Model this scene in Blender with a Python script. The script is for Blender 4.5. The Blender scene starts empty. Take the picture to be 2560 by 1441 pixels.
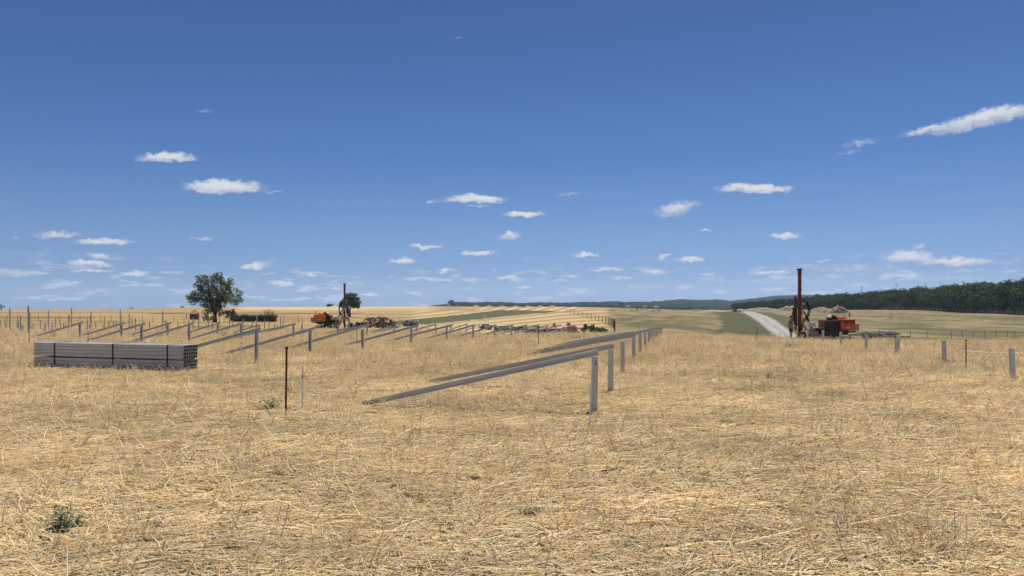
import bpy, math, random
import numpy as np
from mathutils import Vector, Matrix, Euler
R = math.radians
rng = np.random.default_rng(7)
random.seed(7)
SC = bpy.context.scene
C = SC.collection

# ------------------------------------------------------------------ camera
EYE, HZ, F, CX = 1.6, 760.0, 1800.0, 1280.0      # eye height; horizon row, focal length and centre column in photo pixels
cam_d = bpy.data.cameras.new('camera')
cam_d.sensor_width = 36.0
cam_d.lens = F / 2560.0 * 36.0
cam_d.shift_y = (HZ - 720.5) / 2560.0
cam_d.clip_start = 0.05
cam_d.clip_end = 30000
cam = bpy.data.objects.new('camera', cam_d)
C.objects.link(cam)
cam.location = (0, 0, EYE)
cam.rotation_euler = (R(90), 0, 0)
SC.camera = cam

# ------------------------------------------------------------------ sun and sky
SUN_DIR = Vector((0.16, 0.40, 0.90)).normalized()
sun_el = math.asin(SUN_DIR.z)
sun_rot = math.atan2(SUN_DIR.x, SUN_DIR.y)
sl = bpy.data.lights.new('sun', 'SUN')
sl.energy = 5.0
sl.angle = R(0.53)
sl.color = (1.0, 0.965, 0.90)
so = bpy.data.objects.new('sun', sl)
C.objects.link(so)
so.rotation_euler = SUN_DIR.to_track_quat('Z', 'Y').to_euler()
so.location = (0, -20, 60)

W = bpy.data.worlds.new('World')
SC.world = W
W.use_nodes = True
wt = W.node_tree
wt.nodes.clear()
WN, WL = wt.nodes, wt.links
out = WN.new('ShaderNodeOutputWorld')
bg = WN.new('ShaderNodeBackground')
bg.inputs['Strength'].default_value = 0.1
WL.new(bg.outputs[0], out.inputs[0])
sky = WN.new('ShaderNodeTexSky')
sky.sky_type = 'NISHITA'
sky.sun_disc = False
sky.sun_elevation = sun_el
sky.sun_rotation = sun_rot
sky.air_density = 1.0
sky.dust_density = 0.3
sky.ozone_density = 2.0
geo = WN.new('ShaderNodeNewGeometry')
dirv = WN.new('ShaderNodeVectorMath'); dirv.operation = 'SCALE'; dirv.inputs['Scale'].default_value = -1.0
WL.new(geo.outputs['Incoming'], dirv.inputs[0])
sepd = WN.new('ShaderNodeSeparateXYZ'); WL.new(dirv.outputs[0], sepd.inputs[0])

def wm(op, a, b=None, c=None, clamp=False):
    n = WN.new('ShaderNodeMath'); n.operation = op; n.use_clamp = clamp
    for i, v in enumerate((a, b, c)):
        if v is None: continue
        if isinstance(v, (int, float)): n.inputs[i].default_value = v
        else: WL.new(v, n.inputs[i])
    return n.outputs[0]

def wv(op, a, b=None, c=None):
    n = WN.new('ShaderNodeVectorMath'); n.operation = op
    for i, v in enumerate((a, b, c)):
        if v is None: continue
        if isinstance(v, (tuple, list)): n.inputs[i].default_value = v
        else: WL.new(v, n.inputs[i])
    return n.outputs['Value'] if op in ('LENGTH', 'DOT_PRODUCT') else n.outputs[0]

# colour of the clear air by elevation (multiplies the physical sky all the way round)
SKY_TINT = [(0.0, (.275, .43, .87)), (.0444, (.238, .36, .70)), (.0885, (.262, .375, .62)), (.143, (.243, .36, .575)), (.196, (.20, .333, .555)),
            (.2536, (.188, .324, .531)), (.389, (.166, .274, .446)), (1.0, (.166, .27, .44))]
tint = WN.new('ShaderNodeValToRGB')
el = tint.color_ramp.elements
while len(el) < len(SKY_TINT): el.new(0.5)
for e, (p, c) in zip(el, SKY_TINT):
    e.position = p; e.color = (*c, 1)
WL.new(sepd.outputs[2], tint.inputs[0])
tm = WN.new('ShaderNodeMix'); tm.data_type = 'RGBA'; tm.blend_type = 'MULTIPLY'; tm.inputs[0].default_value = 1
WL.new(sky.outputs[0], tm.inputs[6]); WL.new(tint.outputs[0], tm.inputs[7])
tsc = wv('SCALE', tm.outputs[2]); tsc.node.inputs['Scale'].default_value = 1.25 / 1.62

# fair-weather clouds: soft lens-like bodies at fixed bearings (tangent of bearing, tangent of elevation)
ysafe = wm('MAXIMUM', sepd.outputs[1], 0.02)
uu = wm('DIVIDE', sepd.outputs[0], ysafe)
vv = wm('DIVIDE', sepd.outputs[2], ysafe)
uvn = WN.new('ShaderNodeCombineXYZ'); WL.new(uu, uvn.inputs[0]); WL.new(vv, uvn.inputs[1])
UV = uvn.outputs[0]
def wnoise(vec, scale, detail, rough, sx=1, sy=1, off=0.0, col=False):
    m = wv('MULTIPLY_ADD', vec, (sx, sy, 1), (off, off * .7, off))
    n = WN.new('ShaderNodeTexNoise'); n.inputs['Scale'].default_value = scale
    n.inputs['Detail'].default_value = detail; n.inputs['Roughness'].default_value = rough
    WL.new(m, n.inputs['Vector'])
    return n.outputs['Color' if col else 'Fac']
n1 = wnoise(UV, 30, 6, .66, 1, 1.7, 3.1, True)
n1c = wv('SUBTRACT', n1, (.5, .5, .5))
UVd = wv('MULTIPLY_ADD', n1c, (.030, .0165, 0), UV)
n1b = wv('SUBTRACT', wnoise(UV, 85, 4, .6, 1, 1.3, 17.1, True), (.5, .5, .5))
UVd = wv('MULTIPLY_ADD', n1b, (.011, .0115, 0), UVd)
CL = [(508,276,62,14,.38,0),(418,396,150,32,1,0),(562,468,200,44,1.1,0),(685,477,50,10,.35,0),
(1188,498,160,27,1.05,0),(1080,505,36,11,.5,0),(1195,517,74,11,.42,0),(1313,535,100,20,1.05,0),(1425,486,76,10,.33,-8),
(1272,588,62,22,.68,-10),(1062,618,96,13,.8,0),(1195,633,98,16,.85,-3),(1003,651,68,15,.85,0),(1110,680,56,16,.8,0),
(1140,690,34,9,.6,0),(977,695,16,7,.6,0),(1237,673,18,9,.4,0),(1690,519,124,32,.62,-12),(1883,470,190,30,1.05,-3),
(1765,580,38,9,.7,0),(1963,591,86,20,.85,0),(1467,638,74,17,.8,0),(1661,641,34,15,.65,0),(1725,648,76,21,.8,0),
(1790,640,60,8,.3,0),(1515,673,105,17,.62,0),(1635,679,75,15,.8,0),(1270,697,64,15,.85,0),(1430,689,42,11,.6,0),
(1400,701,46,12,.6,0),(1585,714,60,11,.6,0),(1310,717,48,14,.75,0),(45,578,32,9,.35,0),(42,594,34,10,.45,0),
(140,588,130,26,.62,3),(260,605,155,25,.85,3),(507,597,86,12,.55,0),(248,640,80,20,.7,0),(228,660,120,23,1,0),(232,677,112,12,.7,0),
(338,686,72,20,.9,0),(390,695,66,12,.5,0),(170,706,80,15,.65,0),(635,666,92,21,.8,0),(782,687,34,14,.7,0),(707,709,74,19,1,0),
(925,736,66,17,.8,0),(830,723,64,11,.65,0),(230,732,150,13,.55,0),(2470,290,330,40,.9,-13),(2330,322,170,20,.7,-12),
(2150,357,110,13,.33,-12),(2120,378,74,9,.28,-8),(2270,642,150,46,.75,0),(2385,655,230,30,.8,2),(2300,614,44,16,.6,0),
(2250,680,110,11,.6,-2),(2140,667,110,12,.5,0),(2062,652,46,13,.6,0),(1925,681,140,18,.65,0),(2080,690,90,15,.5,0),
(2420,676,130,11,.5,0),(1790,700,150,12,.35,0),(1145,95,56,13,.2,0),(2110,672,330,30,.36,0),(1990,702,480,26,.30,0),(2380,694,330,24,.32,0),(1600,712,260,14,.25,0)]
acc = None; tva = None
for (cx, cy, w, h, op, tl) in CL:
    u0, v0 = (cx - CX) / F, (HZ - cy) / F
    hw, hh = w / 2 / F * 1.22, h / 2 / F * 1.35
    v0 -= h * .10 / F
    if abs(tl) > 4:
        mp = WN.new('ShaderNodeMapping'); mp.vector_type = 'TEXTURE'
        mp.inputs['Location'].default_value = (u0, v0, 0)
        mp.inputs['Rotation'].default_value = (0, 0, R(-tl))
        mp.inputs['Scale'].default_value = (hw, hh, 1)
        WL.new(UVd, mp.inputs['Vector']); q = mp.outputs[0]
        ln = wv('LENGTH', q)
    else:
        q = wv('MULTIPLY_ADD', UVd, (1 / hw, 1 / hh, 0), (-u0 / hw, -v0 / hh, 0))
        q2 = wv('MULTIPLY', q, (-1, -2.1, 0))
        ln = wv('LENGTH', wv('MAXIMUM', q, q2))
    d = wm('MULTIPLY_ADD', ln, -op, op)
    acc = d if acc is None else wm('MAXIMUM', acc, d)
    if op > .6:
        sy = WN.new('ShaderNodeSeparateXYZ'); WL.new(q, sy.inputs[0])
        tv = wm('MULTIPLY', d, wm('MULTIPLY_ADD', sy.outputs[1], 1.6, .38, clamp=True))
        tva = tv if tva is None else wm('MAXIMUM', tva, tv)
front = wm('GREATER_THAN', sepd.outputs[1], 0.05)
acc = wm('MULTIPLY', wm('MAXIMUM', acc, 0.0), front)
# a field of small distant clouds close to the horizon, all the way round
azn = wm('ARCTAN2', sepd.outputs[0], sepd.outputs[1])
aev = WN.new('ShaderNodeCombineXYZ'); WL.new(azn, aev.inputs[0]); WL.new(sepd.outputs[2], aev.inputs[1])
n2 = wnoise(aev.outputs[0], 24, 5, .6, 1, 4.6, 11.3)
low = WN.new('ShaderNodeMapRange'); low.interpolation_type = 'SMOOTHSTEP'
WL.new(n2, low.inputs[0]); low.inputs[1].default_value = .52; low.inputs[2].default_value = .66
low.inputs[3].default_value = 0; low.inputs[4].default_value = .75
lm = WN.new('ShaderNodeMapRange'); lm.interpolation_type = 'SMOOTHSTEP'
WL.new(sepd.outputs[2], lm.inputs[0]); lm.inputs[1].default_value = .075; lm.inputs[2].default_value = .03
lm.inputs[3].default_value = 0; lm.inputs[4].default_value = 1
lowc = wm('MULTIPLY', low.outputs[0], lm.outputs[0])
n3 = wnoise(UV, 105, 4, .62, 1, 1.5, 5.0)
dens = wm('ADD', acc, wm('MULTIPLY', wm('SUBTRACT', n3, .5), wm('MINIMUM', wm('MULTIPLY', acc, 3.2), 1.05)))
al = WN.new('ShaderNodeMapRange'); al.interpolation_type = 'SMOOTHSTEP'
WL.new(dens, al.inputs[0]); al.inputs[1].default_value = .02; al.inputs[2].default_value = .52
al.inputs[3].default_value = 0; al.inputs[4].default_value = .93
alpha = wm('MAXIMUM', al.outputs[0], lowc)
ccol = WN.new('ShaderNodeMix'); ccol.data_type = 'RGBA'
n4 = wnoise(UV, 40, 3, .6, 1, 2.6, 9.0)
WL.new(wm('MULTIPLY_ADD', wm('MAXIMUM', tva, wm('MULTIPLY', lowc, .35)), 1.9, wm('MULTIPLY_ADD', n4, 1.2, -.58), clamp=True), ccol.inputs[0])
CLOUD_A, CLOUD_B = (2.75, 3.1, 3.8), (4.5, 4.55, 4.75)
ccol.inputs[6].default_value = (*CLOUD_A, 1); ccol.inputs[7].default_value = (*CLOUD_B, 1)
sm = WN.new('ShaderNodeMix'); sm.data_type = 'RGBA'
WL.new(alpha, sm.inputs[0]); WL.new(tsc, sm.inputs[6]); WL.new(ccol.outputs[2], sm.inputs[7])
WL.new(sm.outputs[2], bg.inputs['Color'])

SC.view_settings.view_transform = 'Standard'
SC.view_settings.look = 'None'
SC.view_settings.exposure = 0.72
SC.view_settings.gamma = 1
SC.view_settings.use_curve_mapping = False
SC.render.engine = 'CYCLES'
SC.cycles.max_bounces = 6
SC.cycles.diffuse_bounces = 3
SC.cycles.glossy_bounces = 2
SC.cycles.transmission_bounces = 2
SC.cycles.volume_bounces = 0
SC.cycles.transparent_max_bounces = 6
try: W.cycles.sampling_method = 'MANUAL'; W.cycles.sample_map_resolution = 512
except Exception: pass

# ------------------------------------------------------------------ helpers
def tag(o, label=None, cat=None, group=None, kind=None):
    if label: o['label'] = label
    if cat: o['category'] = cat
    if group: o['group'] = group
    if kind: o['kind'] = kind
    return o

def empty(name, loc=(0, 0, 0), rz=0.0, label=None, cat=None, group=None):
    o = bpy.data.objects.new(name, None); C.objects.link(o)
    o.location = loc; o.rotation_euler = (0, 0, rz); o.empty_display_size = .2
    return tag(o, label, cat, group)

def link(name, me, parent=None, loc=None):
    o = bpy.data.objects.new(name, me); C.objects.link(o)
    if parent: o.parent = parent
    if loc is not None: o.location = loc
    return o

def mesh_np(name, V, Fc, mats=(), smooth=False, colors=None):
    """V (n,3), Fc (m,k) all faces with k corners; colors (n,3) per vertex"""
    V = np.asarray(V, dtype=np.float32); Fc = np.asarray(Fc, dtype=np.int32)
    me = bpy.data.meshes.new(name)
    m, k = Fc.shape
    me.vertices.add(len(V)); me.vertices.foreach_set('co', V.ravel())
    me.loops.add(m * k); me.loops.foreach_set('vertex_index', Fc.ravel())
    me.polygons.add(m)
    me.polygons.foreach_set('loop_start', np.arange(0, m * k, k, dtype=np.int32))
    me.polygons.foreach_set('loop_total', np.full(m, k, dtype=np.int32))
    if smooth: me.polygons.foreach_set('use_smooth', np.ones(m, dtype=bool))
    me.update(calc_edges=True)
    if colors is not None:
        a = me.color_attributes.new('tone', 'FLOAT_COLOR', 'POINT')
        c4 = np.ones((len(V), 4), dtype=np.float32); c4[:, :3] = colors
        a.data.foreach_set('color', c4.ravel())
    for mt in mats: me.materials.append(mt)
    return me

class MB:
    """collects boxes, tubes and slabs and builds them as one mesh"""
    def __init__(s): s.v = []; s.f = []
    def add(s, vs, fs):
        n = len(s.v); s.v += [tuple(p) for p in vs]; s.f += [tuple(i + n for i in f) for f in fs]; return s
    def box(s, c, d, rot=None, taper=1.0, ch=0.0):
        x, y, z = d[0] / 2, d[1] / 2, d[2] / 2
        t = taper
        if ch:
            k = min(ch, x * .9, y * .9, z * .9); vs = []
            for (zz, sx) in ((-z, 1), (-z + k, 0), (z - k, 0), (z, 1)):
                e = k * sx
                for (px, py) in ((-x + e, -y + e), (x - e, -y + e), (x - e, y - e), (-x + e, y - e)): vs.append((px, py, zz))
            fs = [(3, 2, 1, 0), (12, 13, 14, 15)]
            for r_ in range(3):
                for i in range(4):
                    a, b = r_ * 4 + i, r_ * 4 + (i + 1) % 4
                    fs.append((a, b, b + 4, a + 4))
        else:
            vs = [(-x, -y, -z), (x, -y, -z), (x, y, -z), (-x, y, -z), (-x * t, -y * t, z), (x * t, -y * t, z), (x * t, y * t, z), (-x * t, y * t, z)]
            fs = [(3, 2, 1, 0), (4, 5, 6, 7), (0, 1, 5, 4), (1, 2, 6, 5), (2, 3, 7, 6), (3, 0, 4, 7)]
        vs = [Vector(p) for p in vs]
        if rot is not None:
            M = Euler(rot).to_matrix() if not isinstance(rot, Matrix) else rot
            vs = [M @ p for p in vs]
        c = Vector(c)
        return s.add([p + c for p in vs], fs)
    def tube(s, pts, r, n=8, cap=True):
        pts = [Vector(p) for p in pts]
        rs = r if isinstance(r, (list, tuple)) else [r] * len(pts)
        vs = []; fs = []
        up = Vector((0.13, 0.21, 1)).normalized()
        prev = None
        for i, p in enumerate(pts):
            t = (pts[min(i + 1, len(pts) - 1)] - pts[max(i - 1, 0)]).normalized()
            if prev is None:
                a = t.cross(up)
                if a.length < .05: a = t.cross(Vector((1, 0, 0)))
            else: a = prev - t * prev.dot(t)
            a.normalize(); prev = a; b = t.cross(a)
            for k in range(n):
                g = 2 * math.pi * k / n
                vs.append(p + (a * math.cos(g) + b * math.sin(g)) * rs[i])
        for i in range(len(pts) - 1):
            for k in range(n):
                q = i * n + k; q2 = i * n + (k + 1) % n
                fs.append((q, q2, q2 + n, q + n))
        if cap:
            fs.append(tuple(range(n - 1, -1, -1))); m = (len(pts) - 1) * n; fs.append(tuple(range(m, m + n)))
        return s.add(vs, fs)
    def build(s, name, mat, parent=None, loc=None, smooth=False):
        me = bpy.data.meshes.new(name); me.from_pydata(s.v, [], s.f); me.update()
        if mat: me.materials.append(mat)
        if smooth: me.polygons.foreach_set('use_smooth', [True] * len(me.polygons))
        return link(name, me, parent, loc)

def copy_tree(o, parent=None):
    c = o.copy(); C.objects.link(c)
    if parent is not None: c.parent = parent
    for ch in list(o.children): copy_tree(ch, c)
    return c

ORD = ['first','second','third','fourth','fifth','sixth','seventh','eighth','ninth','tenth','eleventh','twelfth','thirteenth',
'fourteenth','fifteenth','sixteenth','seventeenth','eighteenth','nineteenth','twentieth']
def ordn(i):
    if i < 20: return ORD[i]
    t = ['twenty','thirty','forty','fifty'][i // 10 - 2 if (i + 1) % 10 else (i + 1) // 10 - 2]
    n = i + 1
    tens = {2:'twenty',3:'thirty',4:'forty',5:'fifty',6:'sixty',7:'seventy',8:'eighty'}
    if n % 10 == 0: return {3:'thirtieth',4:'fortieth',5:'fiftieth',6:'sixtieth',7:'seventieth',8:'eightieth'}[n // 10]
    return tens[n // 10] + '-' + ORD[n % 10 - 1]

# ------------------------------------------------------------------ materials
def mat(name, col, rough=.7, metal=0.0, noise=None, spec=.3, bump=None, attr=False, trans=0.0, pos_noise=None):
    """noise=(scale, amount[, stretch]) varies value; bump=(scale, strength); pos_noise=(scale, amount) by place"""
    m = bpy.data.materials.new(name); m.use_nodes = True
    t = m.node_tree; N = t.nodes; L = t.links
    b = N['Principled BSDF']; b.inputs['Roughness'].default_value = rough; b.inputs['Metallic'].default_value = metal
    b.inputs['Specular IOR Level'].default_value = spec
    rgb = N.new('ShaderNodeRGB'); rgb.outputs[0].default_value = (*col, 1); cur = rgb.outputs[0]
    def mul(cur, fac):
        x = N.new('ShaderNodeVectorMath'); x.operation = 'SCALE'; L.new(cur, x.inputs[0]); L.new(fac, x.inputs['Scale']); return x.outputs[0]
    if attr:
        a = N.new('ShaderNodeAttribute'); a.attribute_name = 'tone'
        x = N.new('ShaderNodeVectorMath'); x.operation = 'MULTIPLY'; L.new(cur, x.inputs[0]); L.new(a.outputs['Color'], x.inputs[1]); cur = x.outputs[0]
    def nz(sc_, amt, vecout, stretch=(1, 1, 1), detail=5):
        mp = N.new('ShaderNodeMapping'); mp.inputs['Scale'].default_value = stretch; L.new(vecout, mp.inputs[0])
        n = N.new('ShaderNodeTexNoise'); n.inputs['Scale'].default_value = sc_; n.inputs['Detail'].default_value = detail; n.inputs['Roughness'].default_value = .65
        L.new(mp.outputs[0], n.inputs['Vector'])
        q = N.new('ShaderNodeMapRange'); L.new(n.outputs[0], q.inputs[0]); q.inputs[1].default_value = .3; q.inputs[2].default_value = .7
        q.inputs[3].default_value = 1 - amt; q.inputs[4].default_value = 1 + amt
        return q.outputs[0]
    tc = N.new('ShaderNodeTexCoord'); gm = N.new('ShaderNodeNewGeometry')
    if noise: cur = mul(cur, nz(noise[0], noise[1], tc.outputs['Object'], noise[2] if len(noise) > 2 else (1, 1, 1)))
    if pos_noise: cur = mul(cur, nz(pos_noise[0], pos_noise[1], gm.outputs['Position'], pos_noise[2] if len(pos_noise) > 2 else (1, 1, 1)))
    L.new(cur, b.inputs['Base Color'])
    if bump:
        n = N.new('ShaderNodeTexNoise'); n.inputs['Scale'].default_value = bump[0]; n.inputs['Detail'].default_value = 5
        L.new(tc.outputs['Object'], n.inputs['Vector'])
        bp = N.new('ShaderNodeBump'); bp.inputs['Strength'].default_value = bump[1]; bp.inputs['Distance'].default_value = bump[2] if len(bump) > 2 else .02
        L.new(n.outputs[0], bp.inputs['Height']); L.new(bp.outputs[0], b.inputs['Normal'])
    if trans:
        tr = N.new('ShaderNodeBsdfTranslucent'); L.new(cur, tr.inputs[0]); mx = N.new('ShaderNodeMixShader'); mx.inputs[0].default_value = trans
        L.new(b.outputs[0], mx.inputs[1]); L.new(tr.outputs[0], mx.inputs[2]); L.new(mx.outputs[0], N['Material Output'].inputs[0])
    return m

M = {}
M['steel'] = mat('galvanised_steel', (.43, .455, .48), .42, .8, noise=(9, .12), spec=.5)
M['stocksteel'] = mat('stocked_profile_steel', (.10, .12, .16), .5, .5, noise=(9, .2))
M['steel_in'] = mat('galvanised_steel_worn', (.40, .41, .43), .5, .5, noise=(14, .15))
M['black'] = mat('black_rubber', (.012, .012, .013), .6, noise=(12, .3))
M['blackpaint'] = mat('black_paint_dusty', (.020, .020, .022), .45, noise=(6, .4), spec=.4)
M['darkmetal'] = mat('dark_oily_metal', (.030, .028, .028), .45, .3, noise=(8, .4))
M['rust'] = mat('rusty_iron', (.085, .036, .020), .8, noise=(30, .35))
M['mast'] = mat('red_brown_mast_paint', (.19, .036, .02), .55, noise=(5, .35), spec=.35)
M['orange'] = mat('orange_paint_dusty', (.48, .082, .02), .45, noise=(3, .18), spec=.4)
M['white'] = mat('white_paint', (.80, .79, .77), .5, noise=(6, .08))
M['plastic'] = mat('grey_plastic_box', (.33, .34, .34), .6, noise=(4, .1))
M['wood'] = mat('pale_timber', (.45, .34, .2), .8, noise=(14, .2, (1, 6, 6)))
M['oldwood'] = mat('weathered_wood', (.10, .075, .055), .85, noise=(8, .4))
M['brick'] = mat('weathered_brick', (.22, .09, .055), .85, noise=(5, .3))
M['thatch'] = mat('sun_bleached_roof', (.22, .13, .08), .9, noise=(5, .25))
M['darkcloth2'] = mat('dark_grey_jacket', (.035, .035, .038), .85)
M['skin'] = mat('skin', (.42, .22, .15), .55, noise=(10, .08))
M['greyshirt'] = mat('grey_cotton', (.17, .17, .19), .9, noise=(8, .15))
M['hair'] = mat('dark_hair', (.02, .015, .012), .7)
M['mint'] = mat('mint_green_cloth', (.36, .66, .47), .85, noise=(8, .1))
M['hivis'] = mat('yellow_green_hi_vis_cloth', (.36, .50, .12), .7, noise=(8, .08))
M['leaf'] = mat('walnut_leaf', (.098, .130, .046), .6, attr=True, trans=.28, spec=.25)
M['forestleaf'] = mat('forest_leaf', (.042, .064, .020), .85, attr=True, trans=.14, spec=.05)
M['weed'] = mat('grey_green_weed_leaf', (.10, .135, .075), .7, attr=True, trans=.2)
M['bark'] = mat('tree_bark', (.06, .048, .038), .9, noise=(6, .3))
M['straw'] = mat('dry_straw', (.935, .80, .545), .45, attr=True, trans=.52, spec=.45, pos_noise=(.5, .18, (.6, 1, 1)))
M['redpanel'] = mat('red_panel', (.27, .05, .05), .6, noise=(3, .15))
M['orangecable'] = mat('orange_cable', (.7, .2, .08), .5)
M['dirt'] = mat('excavated_dirt', (.165, .125, .075), .9, noise=(.8, .4), bump=(1.5, .8, .4))
M['haymound'] = mat('gathered_hay', (.25, .175, .085), .9, noise=(1.5, .25), bump=(3, .6, .2))
M['turbine'] = mat('turbine_white', (.80, .80, .82), .6)
M['pinkpaint'] = mat('pink_marker_paint', (.75, .28, .25), .6)

# ------------------------------------------------------------------ terrain
PROF = {
-300: [(22,0),(35,-.15),(54,-.57),(100,-1.4),(200,-2.5),(400,-3.3),(700,-3.7),(900,-9),(1500,-26),(6000,-110)],
0:    [(22,0),(35,-.15),(54,-.57),(100,-1.3),(200,-2.3),(400,-3.3),(700,-3.65),(900,-9),(1500,-26),(6000,-110)],
300:  [(22,0),(35,-.15),(54,-.57),(100,-1.35),(200,-2.5),(400,-3.2),(700,-3.2),(900,-9),(1500,-26),(6000,-110)],
500:  [(22,0),(35,-.15),(54,-.56),(100,-1.45),(144,-2.1),(250,-3.0),(450,-2.9),(700,-1.6),(750,-1.6),(950,-7),(1500,-24),(6000,-110)],
900:  [(22,0),(28,-.05),(40,-.29),(60,-.73),(85,-1.40),(100,-1.6),(150,-2.4),(250,-3.3),(450,-2.9),(700,-1.0),(760,-1.3),(950,-7),(1500,-24),(6000,-110)],
1100: [(20,0),(28,-.02),(40,-.35),(60,-.87),(100,-1.85),(150,-2.8),(300,-3.5),(500,-2.6),(700,-.5),(760,-.9),(950,-7),(1500,-22),(6000,-100)],
1200: [(20,0),(28,-.03),(42,-.40),(60,-.98),(90,-2.0),(130,-3.4),(200,-5.4),(260,-5.3),(350,-4.8),(500,-3.3),(620,-1.4),(700,-.7),(760,-1.2),(950,-8),(1500,-21),(6000,-95)],
1280: [(20,0),(28,-.04),(45,-.47),(60,-1.1),(90,-2.8),(130,-4.6),(180,-6.0),(220,-6.7),(270,-6.5),(350,-5.6),(500,-4.1),(620,-2.0),(700,-1.0),(760,-1.6),(950,-8),(1500,-20),(6000,-90)],
1420: [(20,0),(28,-.04),(48,-.52),(62,-1.2),(90,-2.6),(130,-4.8),(180,-6.1),(220,-6.5),(260,-5.8),(360,-2.9),(500,-1.5),(600,-1.1),(720,-1.1),(760,-1.6),(950,-8),(1500,-20),(6000,-90)],
1520: [(20,0),(28,-.04),(50,-.57),(64,-1.2),(90,-2.6),(128,-3.65),(180,-3.75),(225,-3.4),(360,-2.2),(500,-1.7),(700,-1.6),(780,-3),(950,-9),(1500,-20),(6000,-90)],
1700: [(20,0),(28,-.02),(52,-.62),(66,-1.35),(100,-2.6),(200,-3.0),(350,-3.1),(500,-3.8),(700,-4.2),(900,-6.5),(1500,-18),(6000,-60)],
1900: [(20,0),(28,-.10),(42,-.45),(50,-.95),(62,-1.8),(90,-3.0),(130,-4.1),(180,-3.95),(240,-3.6),(400,-3.2),(520,-3.6),(700,-4.2),(900,-6.5),(1500,-18),(6000,-60)],
2050: [(20,0),(28,-.17),(37,-.42),(50,-1.08),(62,-1.7),(90,-2.7),(130,-3.4),(200,-3.5),(350,-2.5),(480,-2.4),(620,-.5),(800,1.0),(1000,-5),(1500,-12),(6000,-40)],
2200: [(20,0),(26,-.15),(37,-.42),(50,-1.1),(60,-1.6),(80,-2.25),(130,-3.0),(200,-3.2),(350,-2.2),(420,-1.8),(520,0),(680,2.5),(850,3),(1000,-5),(1500,-12),(6000,-40)],
2400: [(20,0),(26,-.15),(37,-.42),(50,-1.1),(60,-1.6),(80,-2.25),(130,-3.0),(200,-3.2),(320,-2.9),(400,-.8),(520,3.2),(680,4.8),(850,4),(1000,-5),(1500,-12),(6000,-40)],
2560: [(20,0),(26,-.15),(37,-.42),(50,-1.1),(70,-2.1),(130,-2.9),(200,-3.1),(270,-2.9),(350,-.8),(450,3.2),(600,5.8),(800,5),(1000,-5),(1500,-12),(6000,-40)],
3000: [(20,0),(26,-.15),(37,-.42),(50,-1.1),(70,-2.1),(130,-2.9),(200,-3.1),(260,-2.6),(350,-.8),(450,3.2),(600,5.8),(800,5),(1000,-5),(1500,-12),(6000,-40)],
}
LD = np.linspace(math.log(0.2), math.log(6000), 700)
pk = sorted(PROF)
AZK = np.array([math.atan((p - CX) / F) for p in pk])
def _prof(p):
    a = np.array(PROF[p]); z = np.interp(LD, np.log(a[:, 0]), a[:, 1])
    k = np.exp(-0.5 * (np.arange(-12, 13) / 4.0) ** 2); k /= k.sum()
    return np.convolve(np.pad(z, 12, mode='edge'), k, mode='valid')
PZ = np.array([_prof(p) for p in pk])
AZF = np.linspace(AZK[0], AZK[-1], 500)
PF = np.array([np.interp(AZF, AZK, PZ[:, j]) for j in range(PZ.shape[1])]).T
k_ = np.exp(-0.5 * (np.arange(-14, 15) / 6.0) ** 2); k_ /= k_.sum()
PF = np.array([np.convolve(np.pad(PF[:, j], 14, mode='edge'), k_, mode='valid') for j in range(PF.shape[1])]).T
DEF = PF[0] * .6 + PF[-1] * .4
def TZ(x, y):
    x = np.asarray(x, dtype=float); y = np.asarray(y, dtype=float)
    az = np.arctan2(x, y); azc = np.clip(az, AZF[0], AZF[-1])
    d = np.maximum(np.hypot(x, y) * np.cos(azc), .25)
    ia = (azc - AZF[0]) / (AZF[1] - AZF[0]); i0 = np.clip(ia.astype(int), 0, len(AZF) - 2); fa = ia - i0
    jd = (np.log(d) - LD[0]) / (LD[1] - LD[0]); j0 = np.clip(jd.astype(int), 0, len(LD) - 2); fd = np.clip(jd - j0, 0, 1)
    z = (PF[i0, j0] * (1 - fa) + PF[i0 + 1, j0] * fa) * (1 - fd) + (PF[i0, j0 + 1] * (1 - fa) + PF[i0 + 1, j0 + 1] * fa) * fd
    w = np.clip((np.abs(az) - R(45)) / R(80), 0, 1); w = w * w * (3 - 2 * w)
    zd = DEF[j0] * (1 - fd) + DEF[j0 + 1] * fd
    return z * (1 - w) + zd * w
def T(x, y): return float(TZ(np.array([x]), np.array([y]))[0])
DS = np.exp(np.linspace(math.log(2), math.log(1500), 3000))
def ground(px, row, dmin=2.0, dmax=1500):
    """where the line of sight through a photo pixel meets the ground"""
    u = (px - CX) / F
    ds = DS[(DS >= dmin) & (DS <= dmax)]
    zz = TZ(u * ds, ds); ls = EYE - (row - HZ) * ds / F
    k = np.nonzero(ls <= zz)[0]
    i = k[0] if len(k) else int(np.argmin(ls - zz))
    return Vector((u * ds[i], ds[i], zz[i]))
def at(px, row, d): return Vector(((px - CX) / F * d, d, EYE - (row - HZ) * d / F))
def onground(px, d):
    x = (px - CX) / F * d; return Vector((x, d, T(x, d)))

def vnoise(x, y, seed=0):
    """smooth value noise in numpy"""
    xi = np.floor(x).astype(int); yi = np.floor(y).astype(int); xf = x - xi; yf = y - yi
    def h(a, b):
        n = (a * 374761393 + b * 668265263 + seed * 974711) & 0x7fffffff
        n = ((n ^ (n >> 13)) * 1274126177) & 0x7fffffff
        return (n ^ (n >> 16)) / 0x7fffffff
    u = xf * xf * (3 - 2 * xf); v = yf * yf * (3 - 2 * yf)
    return (h(xi, yi) * (1 - u) + h(xi + 1, yi) * u) * (1 - v) + (h(xi, yi + 1) * (1 - u) + h(xi + 1, yi + 1) * u) * v
def fbm(x, y, seed=0, o=4):
    s = 0; a = .5; t = 0
    for i in range(o):
        s = s + a * vnoise(x * 2 ** i, y * 2 ** i, seed + i); t += a; a *= .55
    return s / t

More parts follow.
